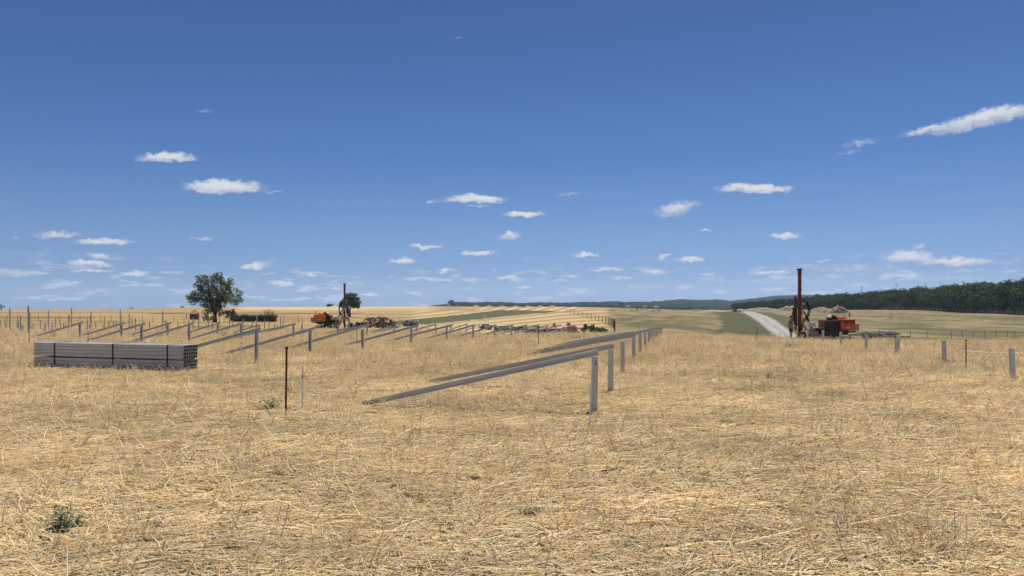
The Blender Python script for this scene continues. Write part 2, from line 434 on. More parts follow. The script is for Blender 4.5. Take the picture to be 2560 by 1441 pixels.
def inside(px, row, poly):
    c = np.zeros(px.shape, bool); n = len(poly)
    for i in range(n):
        x1, y1 = poly[i]; x2, y2 = poly[(i + 1) % n]
        with np.errstate(divide='ignore', invalid='ignore'):
            cond = ((y1 > row) != (y2 > row)) & (px < (x2 - x1) * (row - y1) / (y2 - y1 + 1e-9) + x1)
        c ^= cond
    return c
def sst(a, b, x):
    t = np.clip((x - a) / (b - a), 0, 1); return t * t * (3 - 2 * t)

azs = [math.atan((p - CX) / F) for p in range(-420, 2981, 8)]
step = R(3.5)
a = azs[-1] + step; tail = []
while a < azs[0] + 2 * math.pi - step * .5: tail.append(a); a += step
azs = np.array(azs + tail)
rr = [0.4]
while rr[-1] < 6000:
    r_ = rr[-1]; rr.append(r_ * (1.06 if r_ < 15 or r_ > 1000 else 1.022))
rr = np.array(rr)
A, RR = np.meshgrid(azs, rr, indexing='ij')
X = np.sin(A) * RR; Y = np.cos(A) * RR
cosc = np.cos(np.clip(np.where(A > math.pi, A - 2 * math.pi, A), AZF[0], AZF[-1]))
RRd = RR / np.maximum(cosc, .3)       # so that rings in front follow depth
X = np.sin(A) * RRd; Y = np.cos(A) * RRd
Z = TZ(X.ravel(), Y.ravel()).reshape(X.shape)
Z = Z + (fbm(X / 3.1, Y / 3.1, 3) - .5) * .05 * sst(1, 3, RR)
D = np.maximum(Y, .3)
PX = np.where(Y > 0, CX + F * X / D, -9999); ROW = HZ + (EYE - Z) / D * F
# base colours of the fields (what each crop or soil is)
STUB = np.array([.23, .155, .068]); PALE = np.array([.35, .255, .13]); NEAR = np.array([.42, .33, .215])
OLIVE = np.array([.078, .068, .030]); GREEN = np.array([.050, .050, .022]); TAN = np.array([.168, .127, .062])
col = np.ones(X.shape + (3,)) * STUB
n_a = fbm(X / 14, Y / 14, 11); n_b = fbm(X / 60, Y / 25, 21); n_c = fbm(X / 4, Y / 4, 31)
bands = fbm(PX * .004, np.log(np.maximum(Y, 1)) * 16, 41, 4); bands2 = fbm(PX * .02, np.log(np.maximum(Y, 1)) * 45, 43, 3)
col = col * (0.55 + .55 * bands + .38 * bands2)[..., None]
m = sst(778, 774, ROW) * sst(560, 620, PX) * sst(1120, 1050, PX) * (Y > 250)
col = col * (1 - m[..., None]) + PALE * (.8 + .35 * n_b)[..., None] * m[..., None]
for (rw, th, a0, a1, am) in ((784, 1.4, 380, 900, .8), (782.6, 1.1, -100, 470, .6), (795, 2.6, -200, 230, .6), (808, 2.0, -200, 330, .5), (802, 1.4, -200, 380, .35), (815, 1.4, -200, 420, .35), (795, 1.5, 800, 1030, .5), (787, 1.0, 820, 1200, .35), (774, .9, 900, 1200, .4), (817, 2.5, 470, 640, .8)):
    rwv = rw + (fbm(PX / 90, PX * 0, 55) - .5) * 2.5
    m = np.exp(-((ROW - rwv) / th) ** 2) * sst(a0 - 20, a0 + 20, PX) * sst(a1 + 20, a1 - 20, PX) * (Y > 60) * am
    col = col * (1 - m[..., None]) + GREEN * 1.0 * m[..., None]
# swaths on the curved hillside
s1 = ROW + (PX - 1160) * .105 - ((np.clip(PX, 1380, 1600) - 1380) / 60) ** 2 * 1.2
st = .5 + .5 * np.sin(2 * math.pi * s1 / 8.6 + 2.0 * (n_b - .5))
m = sst(1010, 1060, PX) * sst(1545, 1500, PX) * (Y > 110) * sst(775, 779, ROW)
cc = STUB * .86 * (1 - st[..., None]) + PALE * 1.02 * st[..., None]
col = col * (1 - m[..., None]) + cc * m[..., None]
st = sst(-.2, .3, np.sin(2 * math.pi * (PX + (ROW - 766) * 4.2) / 36.0))
m = sst(1150, 1230, PX) * sst(1470, 1430, PX) * (Y > 250) * sst(777.5, 775, ROW)
cc = STUB * .85 * (1 - st[..., None]) + PALE * 1.15 * st[..., None]
col = col * (1 - m[..., None]) + cc * m[..., None]
jx = (n_c - .5) * 10; jy = (n_c - .5) * 2
g1 = inside(PX + jx, ROW + jy, [(970,808),(1000,802),(1080,794),(1160,786),(1240,776),(1310,776),(1400,779),(1300,788),(1160,803),(1060,812),(980,813)]) & (Y > 75)
col[g1] = (GREEN * (1.12 + .35 * (n_a[g1] - .5)[..., None]))
# right-hand valley: mown grass, patchy
mr = sst(1500, 1540, PX) * (Y > 60)
patch = fbm(X / 11, Y / 26, 61); patch2 = fbm(X / 2.6, Y / 11, 71)
q = sst(.40, .60, patch * .5 + patch2 * .5)
cr = OLIVE * (1 - q[..., None]) + TAN * q[..., None]
cr = cr * (.7 + .6 * fbm(X / 1.6, Y / 6, 73))[..., None]
far = sst(250, 420, Y); cr = cr * (1 - .35 * far[..., None]) + TAN * 1.12 * (.7 + .6 * patch2)[..., None] * .35 * far[..., None]
gm = sst(.47, .62, fbm(X / 12, Y / 30, 81)) * (sst(1980, 2080, PX) * sst(802, 826, ROW) + .5 * sst(1540, 1600, PX) * sst(1800, 1740, PX) * sst(788, 800, ROW))
cr = cr * (1 - .75 * gm[..., None]) + GREEN * 1.15 * .75 * gm[..., None]
col = col * (1 - mr[..., None]) + cr * mr[..., None]
jx = (fbm(X / 3, Y / 9, 91) - .5) * 60
g2 = inside(PX + jx, ROW, [(1776,779.5),(1845,780),(1888,795),(1925,826),(1948,850),(1760,850),(1800,822),(1800,795)]) & (Y > 60)
col[g2] = GREEN * (1.0 + .4 * (n_c[g2] - .5)[..., None])
g3 = inside(PX + jx * .7, ROW, [(1885,781),(1930,782),(2000,800),(2010,850),(1985,850),(1960,820),(1920,792)]) & (Y > 60)
col[g3] = GREEN * (1.15 + .5 * (n_c[g3] - .5)[..., None])
fl = (PX > 1850) & (Y > np.interp(PX, [1840, 1900, 2000, 2100, 2200, 2300, 2400, 2560, 3000], [640, 560, 500, 440, 405, 375, 330, 272, 250]) + 3)
col[fl] = np.array([.05, .05, .025])
# the trampled straw field around the camera
dn = np.interp(PX, [-300, 900, 1280, 1500, 1700, 1900, 2100, 2600], [66, 66, 50, 53, 54, 45, 41, 41])
near = sst(dn + 2.5, dn - 2.5, np.where(Y > 0, Y, RR * .7) + (n_c - .5) * 6)
nn = NEAR * (.75 + .5 * n_a)[..., None] * (.8 + .4 * fbm(X / .7, Y / .7, 5))[..., None]
col = col * (1 - near[..., None]) + nn * near[..., None]
nA, nR = X.shape
V = np.stack([X, Y, Z], -1).reshape(-1, 3)
idx = np.arange(nA * nR).reshape(nA, nR); nx = np.roll(idx, -1, axis=0)
Fq = np.stack([idx[:, :-1], idx[:, 1:], nx[:, 1:], nx[:, :-1]], -1).reshape(-1, 4)[:, ::-1]
gmat = mat('field_soil_and_stubble', (1, 1, 1), .9, attr=True, spec=.08)
t = gmat.node_tree; N = t.nodes; L = t.links; b = N['Principled BSDF']
src = b.inputs['Base Color'].links[0].from_socket
gp = N.new('ShaderNodeNewGeometry')
def gno(scale, st, lo, hi, det=6):
    mp = N.new('ShaderNodeMapping'); mp.inputs['Scale'].default_value = st; L.new(gp.outputs['Position'], mp.inputs[0])
    n = N.new('ShaderNodeTexNoise'); n.inputs['Scale'].default_value = scale; n.inputs['Detail'].default_value = det; n.inputs['Roughness'].default_value = .7
    L.new(mp.outputs[0], n.inputs['Vector'])
    q = N.new('ShaderNodeMapRange'); L.new(n.outputs[0], q.inputs[0]); q.inputs[1].default_value = .3; q.inputs[2].default_value = .7
    q.inputs[3].default_value = lo; q.inputs[4].default_value = hi; return q.outputs[0], n.outputs[0]
f1, h1 = gno(2.2, (1, .55, 1), .72, 1.28); f2, h2 = gno(14, (1, 1, 1), .8, 1.2)
mm = N.new('ShaderNodeMath'); mm.operation = 'MULTIPLY'; L.new(f1, mm.inputs[0]); L.new(f2, mm.inputs[1])
x = N.new('ShaderNodeVectorMath'); x.operation = 'SCALE'; L.new(src, x.inputs[0]); L.new(mm.outputs[0], x.inputs['Scale']); L.new(x.outputs[0], b.inputs['Base Color'])
bp = N.new('ShaderNodeBump'); bp.inputs['Strength'].default_value = .7; bp.inputs['Distance'].default_value = .06
L.new(h1, bp.inputs['Height']); L.new(bp.outputs[0], b.inputs['Normal'])
Vc = np.vstack([V, [[0, 0, T(0, .3)]]]); cc = np.vstack([col.reshape(-1, 3), [NEAR]])
fan = np.stack([idx[:, 0], nx[:, 0], np.full(nA, nA * nR), np.full(nA, nA * nR)], -1)
me = mesh_np('ground', Vc, Fq, [gmat], smooth=True, colors=cc)
go = link('ground', me); tag(go, kind='structure')
cap = mesh_np('ground_near', np.vstack([V[idx[:, 0]], [[0, 0, 0]]]), np.stack([np.arange(nA), np.roll(np.arange(nA), -1), np.full(nA, nA)], -1)[:, ::-1], [gmat], colors=np.ones((nA + 1, 3)) * NEAR)
co = link('ground_underfoot', cap); tag(co, kind='structure')

# gravel road up the valley: a strip that lies on the ground
def strip(name, left, right, m_, lift=.05, sub=6):
    """left/right: lists of (px,row) edges seen on the ground; resampled"""
    vs = []; n = len(left)
    P = []
    for i in range(n - 1):
        for k in range(sub):
            f_ = k / sub
            P.append(((left[i][0] * (1 - f_) + left[i + 1][0] * f_, left[i][1] * (1 - f_) + left[i + 1][1] * f_),
                      (right[i][0] * (1 - f_) + right[i + 1][0] * f_, right[i][1] * (1 - f_) + right[i + 1][1] * f_)))
    P.append((left[-1], right[-1]))
    rows = []
    for (l, r) in P:
        gl = ground(l[0], l[1], 70); gr = ground(r[0], r[1], 70)
        dm = (gl.y + gr.y) / 2
        for k in range(9):
            px = l[0] + (r[0] - l[0]) * k / 8; j = (random.random() - .5) * (5 if k in (0, 8) else 0)
            g = onground(px + j * 120 / dm, dm); vs.append((g.x, g.y, g.z + lift * (1 if 0 < k < 8 else .2)))
    fs = [(i * 9 + k, i * 9 + k + 1, i * 9 + k + 10, i * 9 + k + 9) for i in range(len(P) - 1) for k in range(8)]
    me = bpy.data.meshes.new(name); me.from_pydata(vs, [], fs); me.materials.append(m_)
    me.polygons.foreach_set('use_smooth', [True] * len(me.polygons)); me.update()
    ca = me.color_attributes.new('tone', 'FLOAT_COLOR', 'POINT'); prof_ = [.62, .86, 1.08, .98, .80, .96, 1.1, .88, .60]
    for i_ in range(len(vs)):
        f_ = prof_[i_ % 9] * random.uniform(.9, 1.1); ca.data[i_].color = (f_ * 1.02, f_, f_ * .96, 1)
    return tag(link(name, me), kind='structure')
gravel = mat('pale_gravel', (.215, .21, .2), .9, attr=True, noise=(.35, .2), bump=(1.2, .5, .1), spec=.1)
strip('gravel_road', [(1946,846),(1921,828),(1888,800),(1872,789),(1855,781),(1846,777.2)], [(2003,846),(1973,824),(1940,802),(1915,790),(1885,781),(1862,777.2)], gravel, sub=10)

# ------------------------------------------------------------------ hills and far woods
hillm = mat('wooded_hill', (.014, .021, .014), .95, noise=(.035, .35), bump=(.06, 1.0, 14.0), spec=0)
CREST = [(1040,770),(1110,763),(1140,758),(1200,757),(1250,757),(1300,759),(1350,758),(1400,758.5),(1450,757),(1560,756.5),(1600,756.5),(1640,755.5),(1680,751.5),(1710,750),
(1760,752),(1800,750.5),(1815,753),(1830,754),(1850,751),(1890,747),(1940,741),(1990,739),(2050,740.5),(2120,738.5),(2190,736),(2300,737),(2400,734),(2470,722),(2520,712),(2560,709),(2640,706),(2800,712),(3000,730),(3200,768)]
hp = np.array([c_[0] for c_ in CREST]); hr_ = np.array([c_[1] for c_ in CREST])
def hillz(px, d):
    px = np.asarray(px, float); d = np.asarray(d, float)
    row = np.interp(px, hp, hr_)
    dc = np.interp(px, [1040, 1560, 1700, 2000, 2400, 2560, 3200], [1900, 2100, 2700, 3000, 2600, 1900, 1900])
    zc = EYE - (row - HZ) * dc / F
    zb = EYE - (np.maximum(row + 10, 772) - HZ) * 1250 / F - 4
    tt = sst(0, 1, (d - 1250) / (dc - 1250)); t2 = np.clip((d - dc) / 3000, 0, 1)
    return zb + (zc - zb) * tt - t2 * 30
pxs = np.arange(1040, 3201, 3.0); dd = np.exp(np.linspace(math.log(1250), math.log(5600), 110))
Pg, Dg = np.meshgrid(pxs, dd, indexing='ij')
Xg = (Pg - CX) / F * Dg
Zg = hillz(Pg, Dg) + (fbm(Xg / 26, Dg / 26, 5, 3) - .45) * 9 + (fbm(Xg / 9, Dg / 30, 6, 2) - .5) * 3
idx = np.arange(Pg.size).reshape(Pg.shape)
Fh = np.stack([idx[:-1, :-1], idx[1:, :-1], idx[1:, 1:], idx[:-1, 1:]], -1).reshape(-1, 4)
hm_ = mesh_np('hills', np.stack([Xg, Dg, Zg], -1).reshape(-1, 3), Fh, [hillm], smooth=True)
tag(link('hills', hm_), kind='structure')

# ------------------------------------------------------------------ foliage
def leaf_cloud(clumps, n_per, leaf, seed, flat=.75, droop=0.0):
    """clumps: (x,y,z,r) -> quads; returns V,F,tone"""
    g = np.random.default_rng(seed); Vs = []; Cs = []
    for (cx, cy, cz, r) in clumps:
        n = max(6, int(n_per * (r / clumps[0][3]) ** 2)) if r else n_per
        d = g.normal(size=(n, 3)); d /= np.linalg.norm(d, axis=1)[:, None]
        rad = r * (0.45 + .6 * g.random(n) ** .6)
        p = d * rad[:, None]; p[:, 2] *= flat; p[:, 2] -= droop * (rad / r) ** 2 * r * .4
        p += np.array([cx, cy, cz])
        nrm = d + g.normal(size=(n, 3)) * .55; nrm[:, 2] += .35; nrm /= np.linalg.norm(nrm, axis=1)[:, None]
        a = np.cross(nrm, g.normal(size=(n, 3))); a /= np.linalg.norm(a, axis=1)[:, None]; b2 = np.cross(nrm, a)
        s = leaf * (.6 + .8 * g.random(n))[:, None]
        q = np.stack([p - a * s, p - b2 * s * .55, p + a * s, p + b2 * s * .55], 1)
        Vs.append(q.reshape(-1, 3))
        tone = (.75 + .5 * g.random(n)) * (0.85 + .3 * g.random())
        hue = np.stack([tone * (1 + .18 * g.random(n)), tone, tone * (.85 + .2 * g.random(n))], -1)
        Cs.append(np.repeat(hue, 4, axis=0))
    Vv = np.vstack(Vs); Cc = np.vstack(Cs); Ff = np.arange(len(Vv)).reshape(-1, 4)
    return Vv, Ff, Cc

def make_tree(name, base, h, w, crown_lo, seed, label, ncl=46, n_per=120, leaf=.22, tm=None, trunk_r=.28, group=None, cat='tree', lobes=None, cr=.12, limbs=True):
    g = random.Random(seed)
    t_ = empty(name, base, 0, label, cat, group)
    cl = []; tries = 0
    lobes = lobes or [(0, 0, (h + crown_lo) / 2, w / 2, (h - crown_lo) / 2)]
    while len(cl) < ncl and tries < 4000:
        tries += 1
        lx, ly, lz, lw, lh = g.choice(lobes)
        a = g.uniform(0, 2 * math.pi); e = math.asin(g.uniform(-.75, 1)); rad = g.uniform(.45, .93) if g.random() < .8 else g.uniform(.1, .5)
        p = (lx + math.cos(a) * math.cos(e) * rad * lw, ly + math.sin(a) * math.cos(e) * rad * lw, lz + math.sin(e) * rad * lh)
        r = h * cr * g.uniform(.6, 1.15)
        if all((p[0] - q[0]) ** 2 + (p[1] - q[1]) ** 2 + (p[2] - q[2]) ** 2 > (.62 * (r + q[3])) ** 2 for q in cl): cl.append((*p, r))
    V_, F_, C_ = leaf_cloud(cl, n_per, leaf, seed, .8, .5)
    me = mesh_np('crown', V_, F_, [tm or M['leaf']], colors=C_); link('crown', me, t_)
    mb = MB(); fork = h * .2
    mb.tube([(0, 0, -.3), (.03 * h * .2, 0, fork * .5), (0, 0, fork)], [trunk_r * 1.35, trunk_r, trunk_r * .85], 9)
    mb.build('trunk', M['bark'], t_, smooth=True)
    if limbs:
        mains = []
        lb = MB()
        for k in range(6):
            a = k * 2 * math.pi / 6 + g.uniform(-.4, .4); ln = h * g.uniform(.3, .5)
            p1 = Vector((math.cos(a) * w * .1, math.sin(a) * w * .1, fork + ln * .45)); p2 = Vector((math.cos(a) * w * .24, math.sin(a) * w * .24, fork + ln))
            lb.tube([(0, 0, fork * .92), p1, p2], [trunk_r * .5, trunk_r * .36, trunk_r * .22], 6); mains += [p1, p2]
        for c_ in cl:
            c3 = Vector(c_[:3]); m0 = min(mains, key=lambda q: (q - c3).length + (2 if q.z > c3.z + 1 else 0))
            mid = (m0 + c3) / 2 + Vector((g.uniform(-.2, .2), g.uniform(-.2, .2), h * .02))
            lb.tube([m0, mid, c3], [trunk_r * .2, trunk_r * .13, trunk_r * .05], 4, cap=False)
        lb.build('limbs', M['bark'], t_, smooth=True)
    return t_

# lone trees
b_ = ground(537, 806, 100)
make_tree('walnut_tree', b_, 10.7, 10.2, 2.6, 5, 'large broad green tree with dark limbs standing alone left of the rigs', 96, 112, .17, trunk_r=.36,
          lobes=[(-2.4, 0, 5.4, 3.1, 2.9), (2.7, .3, 5.0, 2.8, 2.8), (-1.6, 0, 8.0, 2.7, 2.3), (1.7, 0, 8.1, 2.6, 2.3), (0, -.5, 5.0, 2.6, 2.6), (.4, -.9, 3.0, 2.2, 1.8)], cr=.086)
b_ = onground(874, 260)
make_tree('round_tree', b_, (b_.z * -1 + EYE + (HZ - 723) * 260 / F), 8.0, 2.4, 9, 'rounded dark green tree directly behind the mast of the left rig', 60, 130, .22, trunk_r=.4,
          lobes=[(.5, 0, 6.3, 3.0, 2.7), (-1.9, 0, 4.8, 1.9, 1.8), (2.3, 0, 4.9, 1.6, 2.1)], cr=.10)
b_ = onground(1128, 690)
make_tree('skyline_tree', b_, 6.8, 8.2, 1.2, 12, 'small round tree beside the white posts on the middle skyline', 22, 60, .4, trunk_r=.4, cr=.13, limbs=False)
b_ = onground(825, 640)
make_tree('skyline_bush', b_, 3.4, 7.0, 0.2, 15, 'low dark bush on the skyline just left of the left rig mast', 14, 60, .4, trunk_r=.2, cr=.2, cat='bush', limbs=False)
b_ = onground(3, 520)
make_tree('bare_tree', b_, 5.0, 6.2, 1.6, 17, 'thin greyish tree cut by the left edge of the photo', 20, 16, .3, trunk_r=.25, cr=.1)
b_ = onground(330, 690); make_tree('skyline_bush', b_, 1.3, 7.0, 0.0, 151, 'tiny flat dark bush on the left skyline above the leaning beams', 8, 40, .3, trunk_r=.1, cr=.3, cat='bush', limbs=False)
b_ = onground(455, 680); make_tree('skyline_bush', b_, 2.0, 6.5, 0.0, 152, 'tiny dark bush on the skyline just left of the large tree', 8, 40, .3, trunk_r=.1, cr=.3, cat='bush', limbs=False)
b_ = ground(672, 803, 100)
make_tree('sapling', b_, 3.2, 2.9, .5, 21, 'pale thin-leaved little tree at the right end of the green hedge', 26, 42, .085, trunk_r=.07, cr=.12)
b_ = ground(575, 806, 100)
make_tree('shrub', b_, 2.9, 2.6, .2, 23, 'tall green shrub close to the right side of the large tree', 20, 70, .12, trunk_r=.08, cr=.15, cat='shrub', limbs=False)
b_ = ground(520, 807, 100)
make_tree('shrub', b_, 1.7, 2.8, .1, 26, 'low dark shrub in the shade at the foot of the large tree', 16, 70, .12, trunk_r=.08, cr=.22, cat='shrub', limbs=False)
b_ = ground(905, 815, 75)
make_tree('shrub', onground(836, 96), 1.5, 1.9, .1, 27, 'small dark green bush between the orange housing and the left mast', 12, 70, .1, trunk_r=.06, cr=.25, cat='shrub', limbs=False)
# hedge
hd = empty('hedge', ground(635, 805, 100), 0, 'long low dark green hedge behind the wire mesh panels', 'hedge')
g = random.Random(4); cl = [(g.uniform(-4.8, 4.6), g.uniform(-.5, .5), g.uniform(.2, 1.3), g.uniform(.35, .6)) for _ in range(170)]
V_, F_, C_ = leaf_cloud(cl, 110, .10, 8); link('foliage', mesh_np('foliage', V_, F_, [M['leaf']], colors=C_), hd)
for k in range(9): MB().tube([(-4 + k, 0, -.2), (-4 + k + .1, 0, 1.0)], .04, 5).build('stem', M['bark'], hd)
# bushes around the tents in the valley
for i, (px, row, w_, h_, lab, *dd_) in enumerate([(1345,832,4,1.9,'low dark bush behind the red roofed shelters, leftmost of three'), (1400,824,9,2.9,'dark bush standing right behind the red roofed shelters'),
      (1474,826,3.6,1.9,'tallest dark bush at the right end of the red roofed shelters',150), (1500,833,3,1.2,'low dark bush just left of the black mesh fence foot',136),
      (1240,826,9,1.8,'low dark bush behind the white vehicles in the valley'),(1290,826,8,1.9,'low scrubby bush between white vehicles and red shelters')]):
    make_tree('valley_bush', onground(px, dd_[0] if dd_ else 192 + i), h_, w_, 0, 60 + i, lab, 24, 80, .2, trunk_r=.1, cr=.2, cat='bush', limbs=False, lobes=[(0, 0, h_ * .45, w_ / 2, h_ * .55)])

# instancing of stuff on points
def scatter(name, pts, rz, sc_, idx_, col_, tilt=None):
    me = bpy.data.meshes.new(name); me.vertices.add(len(pts)); me.vertices.foreach_set('co', np.asarray(pts, dtype=np.float32).ravel())
    rot = np.zeros((len(pts), 3), dtype=np.float32); rot[:, 2] = rz
    if tilt is not None: rot[:, :2] = tilt
    for nm, ty, v, key in (('rot', 'FLOAT_VECTOR', rot.ravel(), 'vector'), ('scl', 'FLOAT', np.asarray(sc_, dtype=np.float32), 'value'), ('pick', 'INT', np.asarray(idx_, dtype=np.int32), 'value')):
        at_ = me.attributes.new(nm, ty, 'POINT'); at_.data.foreach_set(key, v)
    o = link(name, me)
    ng = bpy.data.node_groups.new(name + '_nodes', 'GeometryNodeTree')
    ng.interface.new_socket('Geometry', in_out='INPUT', socket_type='NodeSocketGeometry'); ng.interface.new_socket('Geometry', in_out='OUTPUT', socket_type='NodeSocketGeometry')
    gi = ng.nodes.new('NodeGroupInput'); gout = ng.nodes.new('NodeGroupOutput')
    ip = ng.nodes.new('GeometryNodeInstanceOnPoints'); ci = ng.nodes.new('GeometryNodeCollectionInfo')
    ci.inputs['Collection'].default_value = col_; ci.inputs['Separate Children'].default_value = True; ci.inputs['Reset Children'].default_value = True
    ip.inputs['Pick Instance'].default_value = True
    def na(n, t):
        x = ng.nodes.new('GeometryNodeInputNamedAttribute'); x.data_type = t; x.inputs['Name'].default_value = n; return x.outputs[0]
    l = ng.links
    l.new(gi.outputs[0], ip.inputs['Points']); l.new(ci.outputs[0], ip.inputs['Instance'])
    l.new(na('pick', 'INT'), ip.inputs['Instance Index'])
    e2r = ng.nodes.new('FunctionNodeEulerToRotation'); l.new(na('rot', 'FLOAT_VECTOR'), e2r.inputs[0]); l.new(e2r.outputs[0], ip.inputs['Rotation'])
    l.new(na('scl', 'FLOAT'), ip.inputs['Scale'])
    l.new(ip.outputs[0], gout.inputs[0])
    md = o.modifiers.new('scatter', 'NODES'); md.node_group = ng
    return o

# forest on the right
fcol = bpy.data.collections.new('forest_sources')
fmeshes = []
for k in range(6):
    g = random.Random(100 + k); cl = []
    for _ in range(26):
        a = g.uniform(0, 6.28); e = math.asin(g.uniform(-.5, 1)); r = g.uniform(.5, .95)
        cl.append((math.cos(a) * math.cos(e) * r * 4.5, math.sin(a) * math.cos(e) * r * 4.5, 4.7 + math.sin(e) * r * 3.9, g.uniform(1.0, 1.7)))
    for _ in range(9): a = g.uniform(0, 6.28); cl.append((math.cos(a) * 3.1, math.sin(a) * 3.1, g.uniform(.6, 1.8), g.uniform(.9, 1.4)))
    V_, F_, C_ = leaf_cloud(cl, 50, .30, 200 + k)
    tint_ = [(1, 1, 1), (.65, .75, .75), (1.45, 1.32, .85), (.85, 1.05, .9), (1.25, 1.2, 1), (.5, .6, .65)][k]
    me = mesh_np('crown', V_, F_, [M['forestleaf']], colors=C_ * np.array(tint_)); fmeshes.append(me)
    so_ = bpy.data.objects.new('forest_crown_source%d' % k, me); fcol.objects.link(so_)
tm_ = MB().tube([(0, 0, -1), (.1, 0, 3), (0, 0, 6)], [.3, .22, .1], 6); trunk_src = tm_.build('trunk_src', M['bark']); trunk_me = trunk_src.data; bpy.data.objects.remove(trunk_src)
def edge_d(px): return float(np.interp(px, [1840, 1900, 2000, 2100, 2200, 2300, 2400, 2560, 3000], [640, 560, 500, 440, 405, 375, 330, 272, 250]))
def th(px): return float(np.interp(px, [1850, 2000, 2200, 2400, 2560, 3000], [.60, .70, .85, .99, 1.03, 1.05]))
pts = []; scs = []; ii = 0
px = 1862.0; nfront = 0
while px < 2600:
    d = edge_d(px) + random.uniform(0, 4)
    b_ = onground(px, d); s_ = th(px) * random.choice((.55, .7, .8, .95, 1.1)) * random.uniform(.92, 1.05)
    tr = empty('forest_tree', b_, random.uniform(0, 6.28), 'leafy tree in the front row of the forest edge, %s from the left' % ordn(nfront), 'tree', 'trees along the forest edge')
    tr.scale = (s_, s_, s_)
    link('crown', fmeshes[nfront % 6], tr, (0, 0, -1.0)); link('trunk', trunk_me, tr)
    nfront += 1; px += 5.6 * s_ / d * F * random.uniform(.75, 1.1)
g = random.Random(77)
d0 = 250
for k in range(5200):
    px = g.uniform(1835, 3050); e0 = edge_d(px); d = e0 + 6 + (g.random() ** 1.3) * (g.uniform(150, 420))
    x = (px - CX) / F * d
    if g.random() > d / 800: continue
    pts.append((x, d, T(x, d) - .6)); scs.append(th(px) * g.choice((.6, .8, .9, 1.05, 1.2, 1.5)) * g.uniform(.9, 1.1))
for k in range(420):
    px = g.uniform(1850, 2700); d = edge_d(px) - g.uniform(-3, 3); x = (px - CX) / F * d
    pts.append((x, d, T(x, d) - .4)); scs.append(th(px) * g.uniform(.18, .42))
scs = np.array(scs)
fo = scatter('forest', pts, np.random.default_rng(3).uniform(0, 6.28, len(pts)), scs, np.random.default_rng(4).integers(0, 6, len(pts)), fcol)
tag(fo, 'dense dark green forest rising behind the fields on the right', 'forest', kind='stuff')
for (px, row_top, d, lab) in ((2045, 734, 690, 'round dark tree rising above the distant forest right of the mast'), (2094, 733, 690, 'dome shaped dark tree standing out on the forest skyline beyond the orange housing')):
    b_ = onground(px, d); hh = EYE + (HZ - row_top) * d / F - b_.z
    make_tree('tall_tree', b_, hh, 11.5, 2, px, lab, 30, 60, .4, tm=M['forestleaf'], trunk_r=.4, cr=.16, limbs=False)
# woods strip in the middle distance
pts = []; g = random.Random(5)
for k in range(1500):
    px = g.uniform(1135, 1860); d = g.uniform(1180, 1330)
    if px < 1500: d = g.uniform(1250, 1330)
    x = (px - CX) / F * d
    row = float(np.interp(px, [1135, 1250, 1400, 1500, 1560, 1700, 1800, 1860], [763, 764, 764.5, 765, 769, 771, 773, 774])) if True else 0
    pts.append((x, d, EYE - (row - HZ) * d / F - 7 + g.uniform(-1, .6)))
fo = scatter('far_woods', pts, np.random.default_rng(5).uniform(0, 6.28, len(pts)), np.random.default_rng(6).uniform(.65, 1.0, len(pts)), np.random.default_rng(7).integers(0, 6, len(pts)), fcol)
tag(fo, 'dark strip of distant woods along the middle horizon', 'woods', kind='stuff')

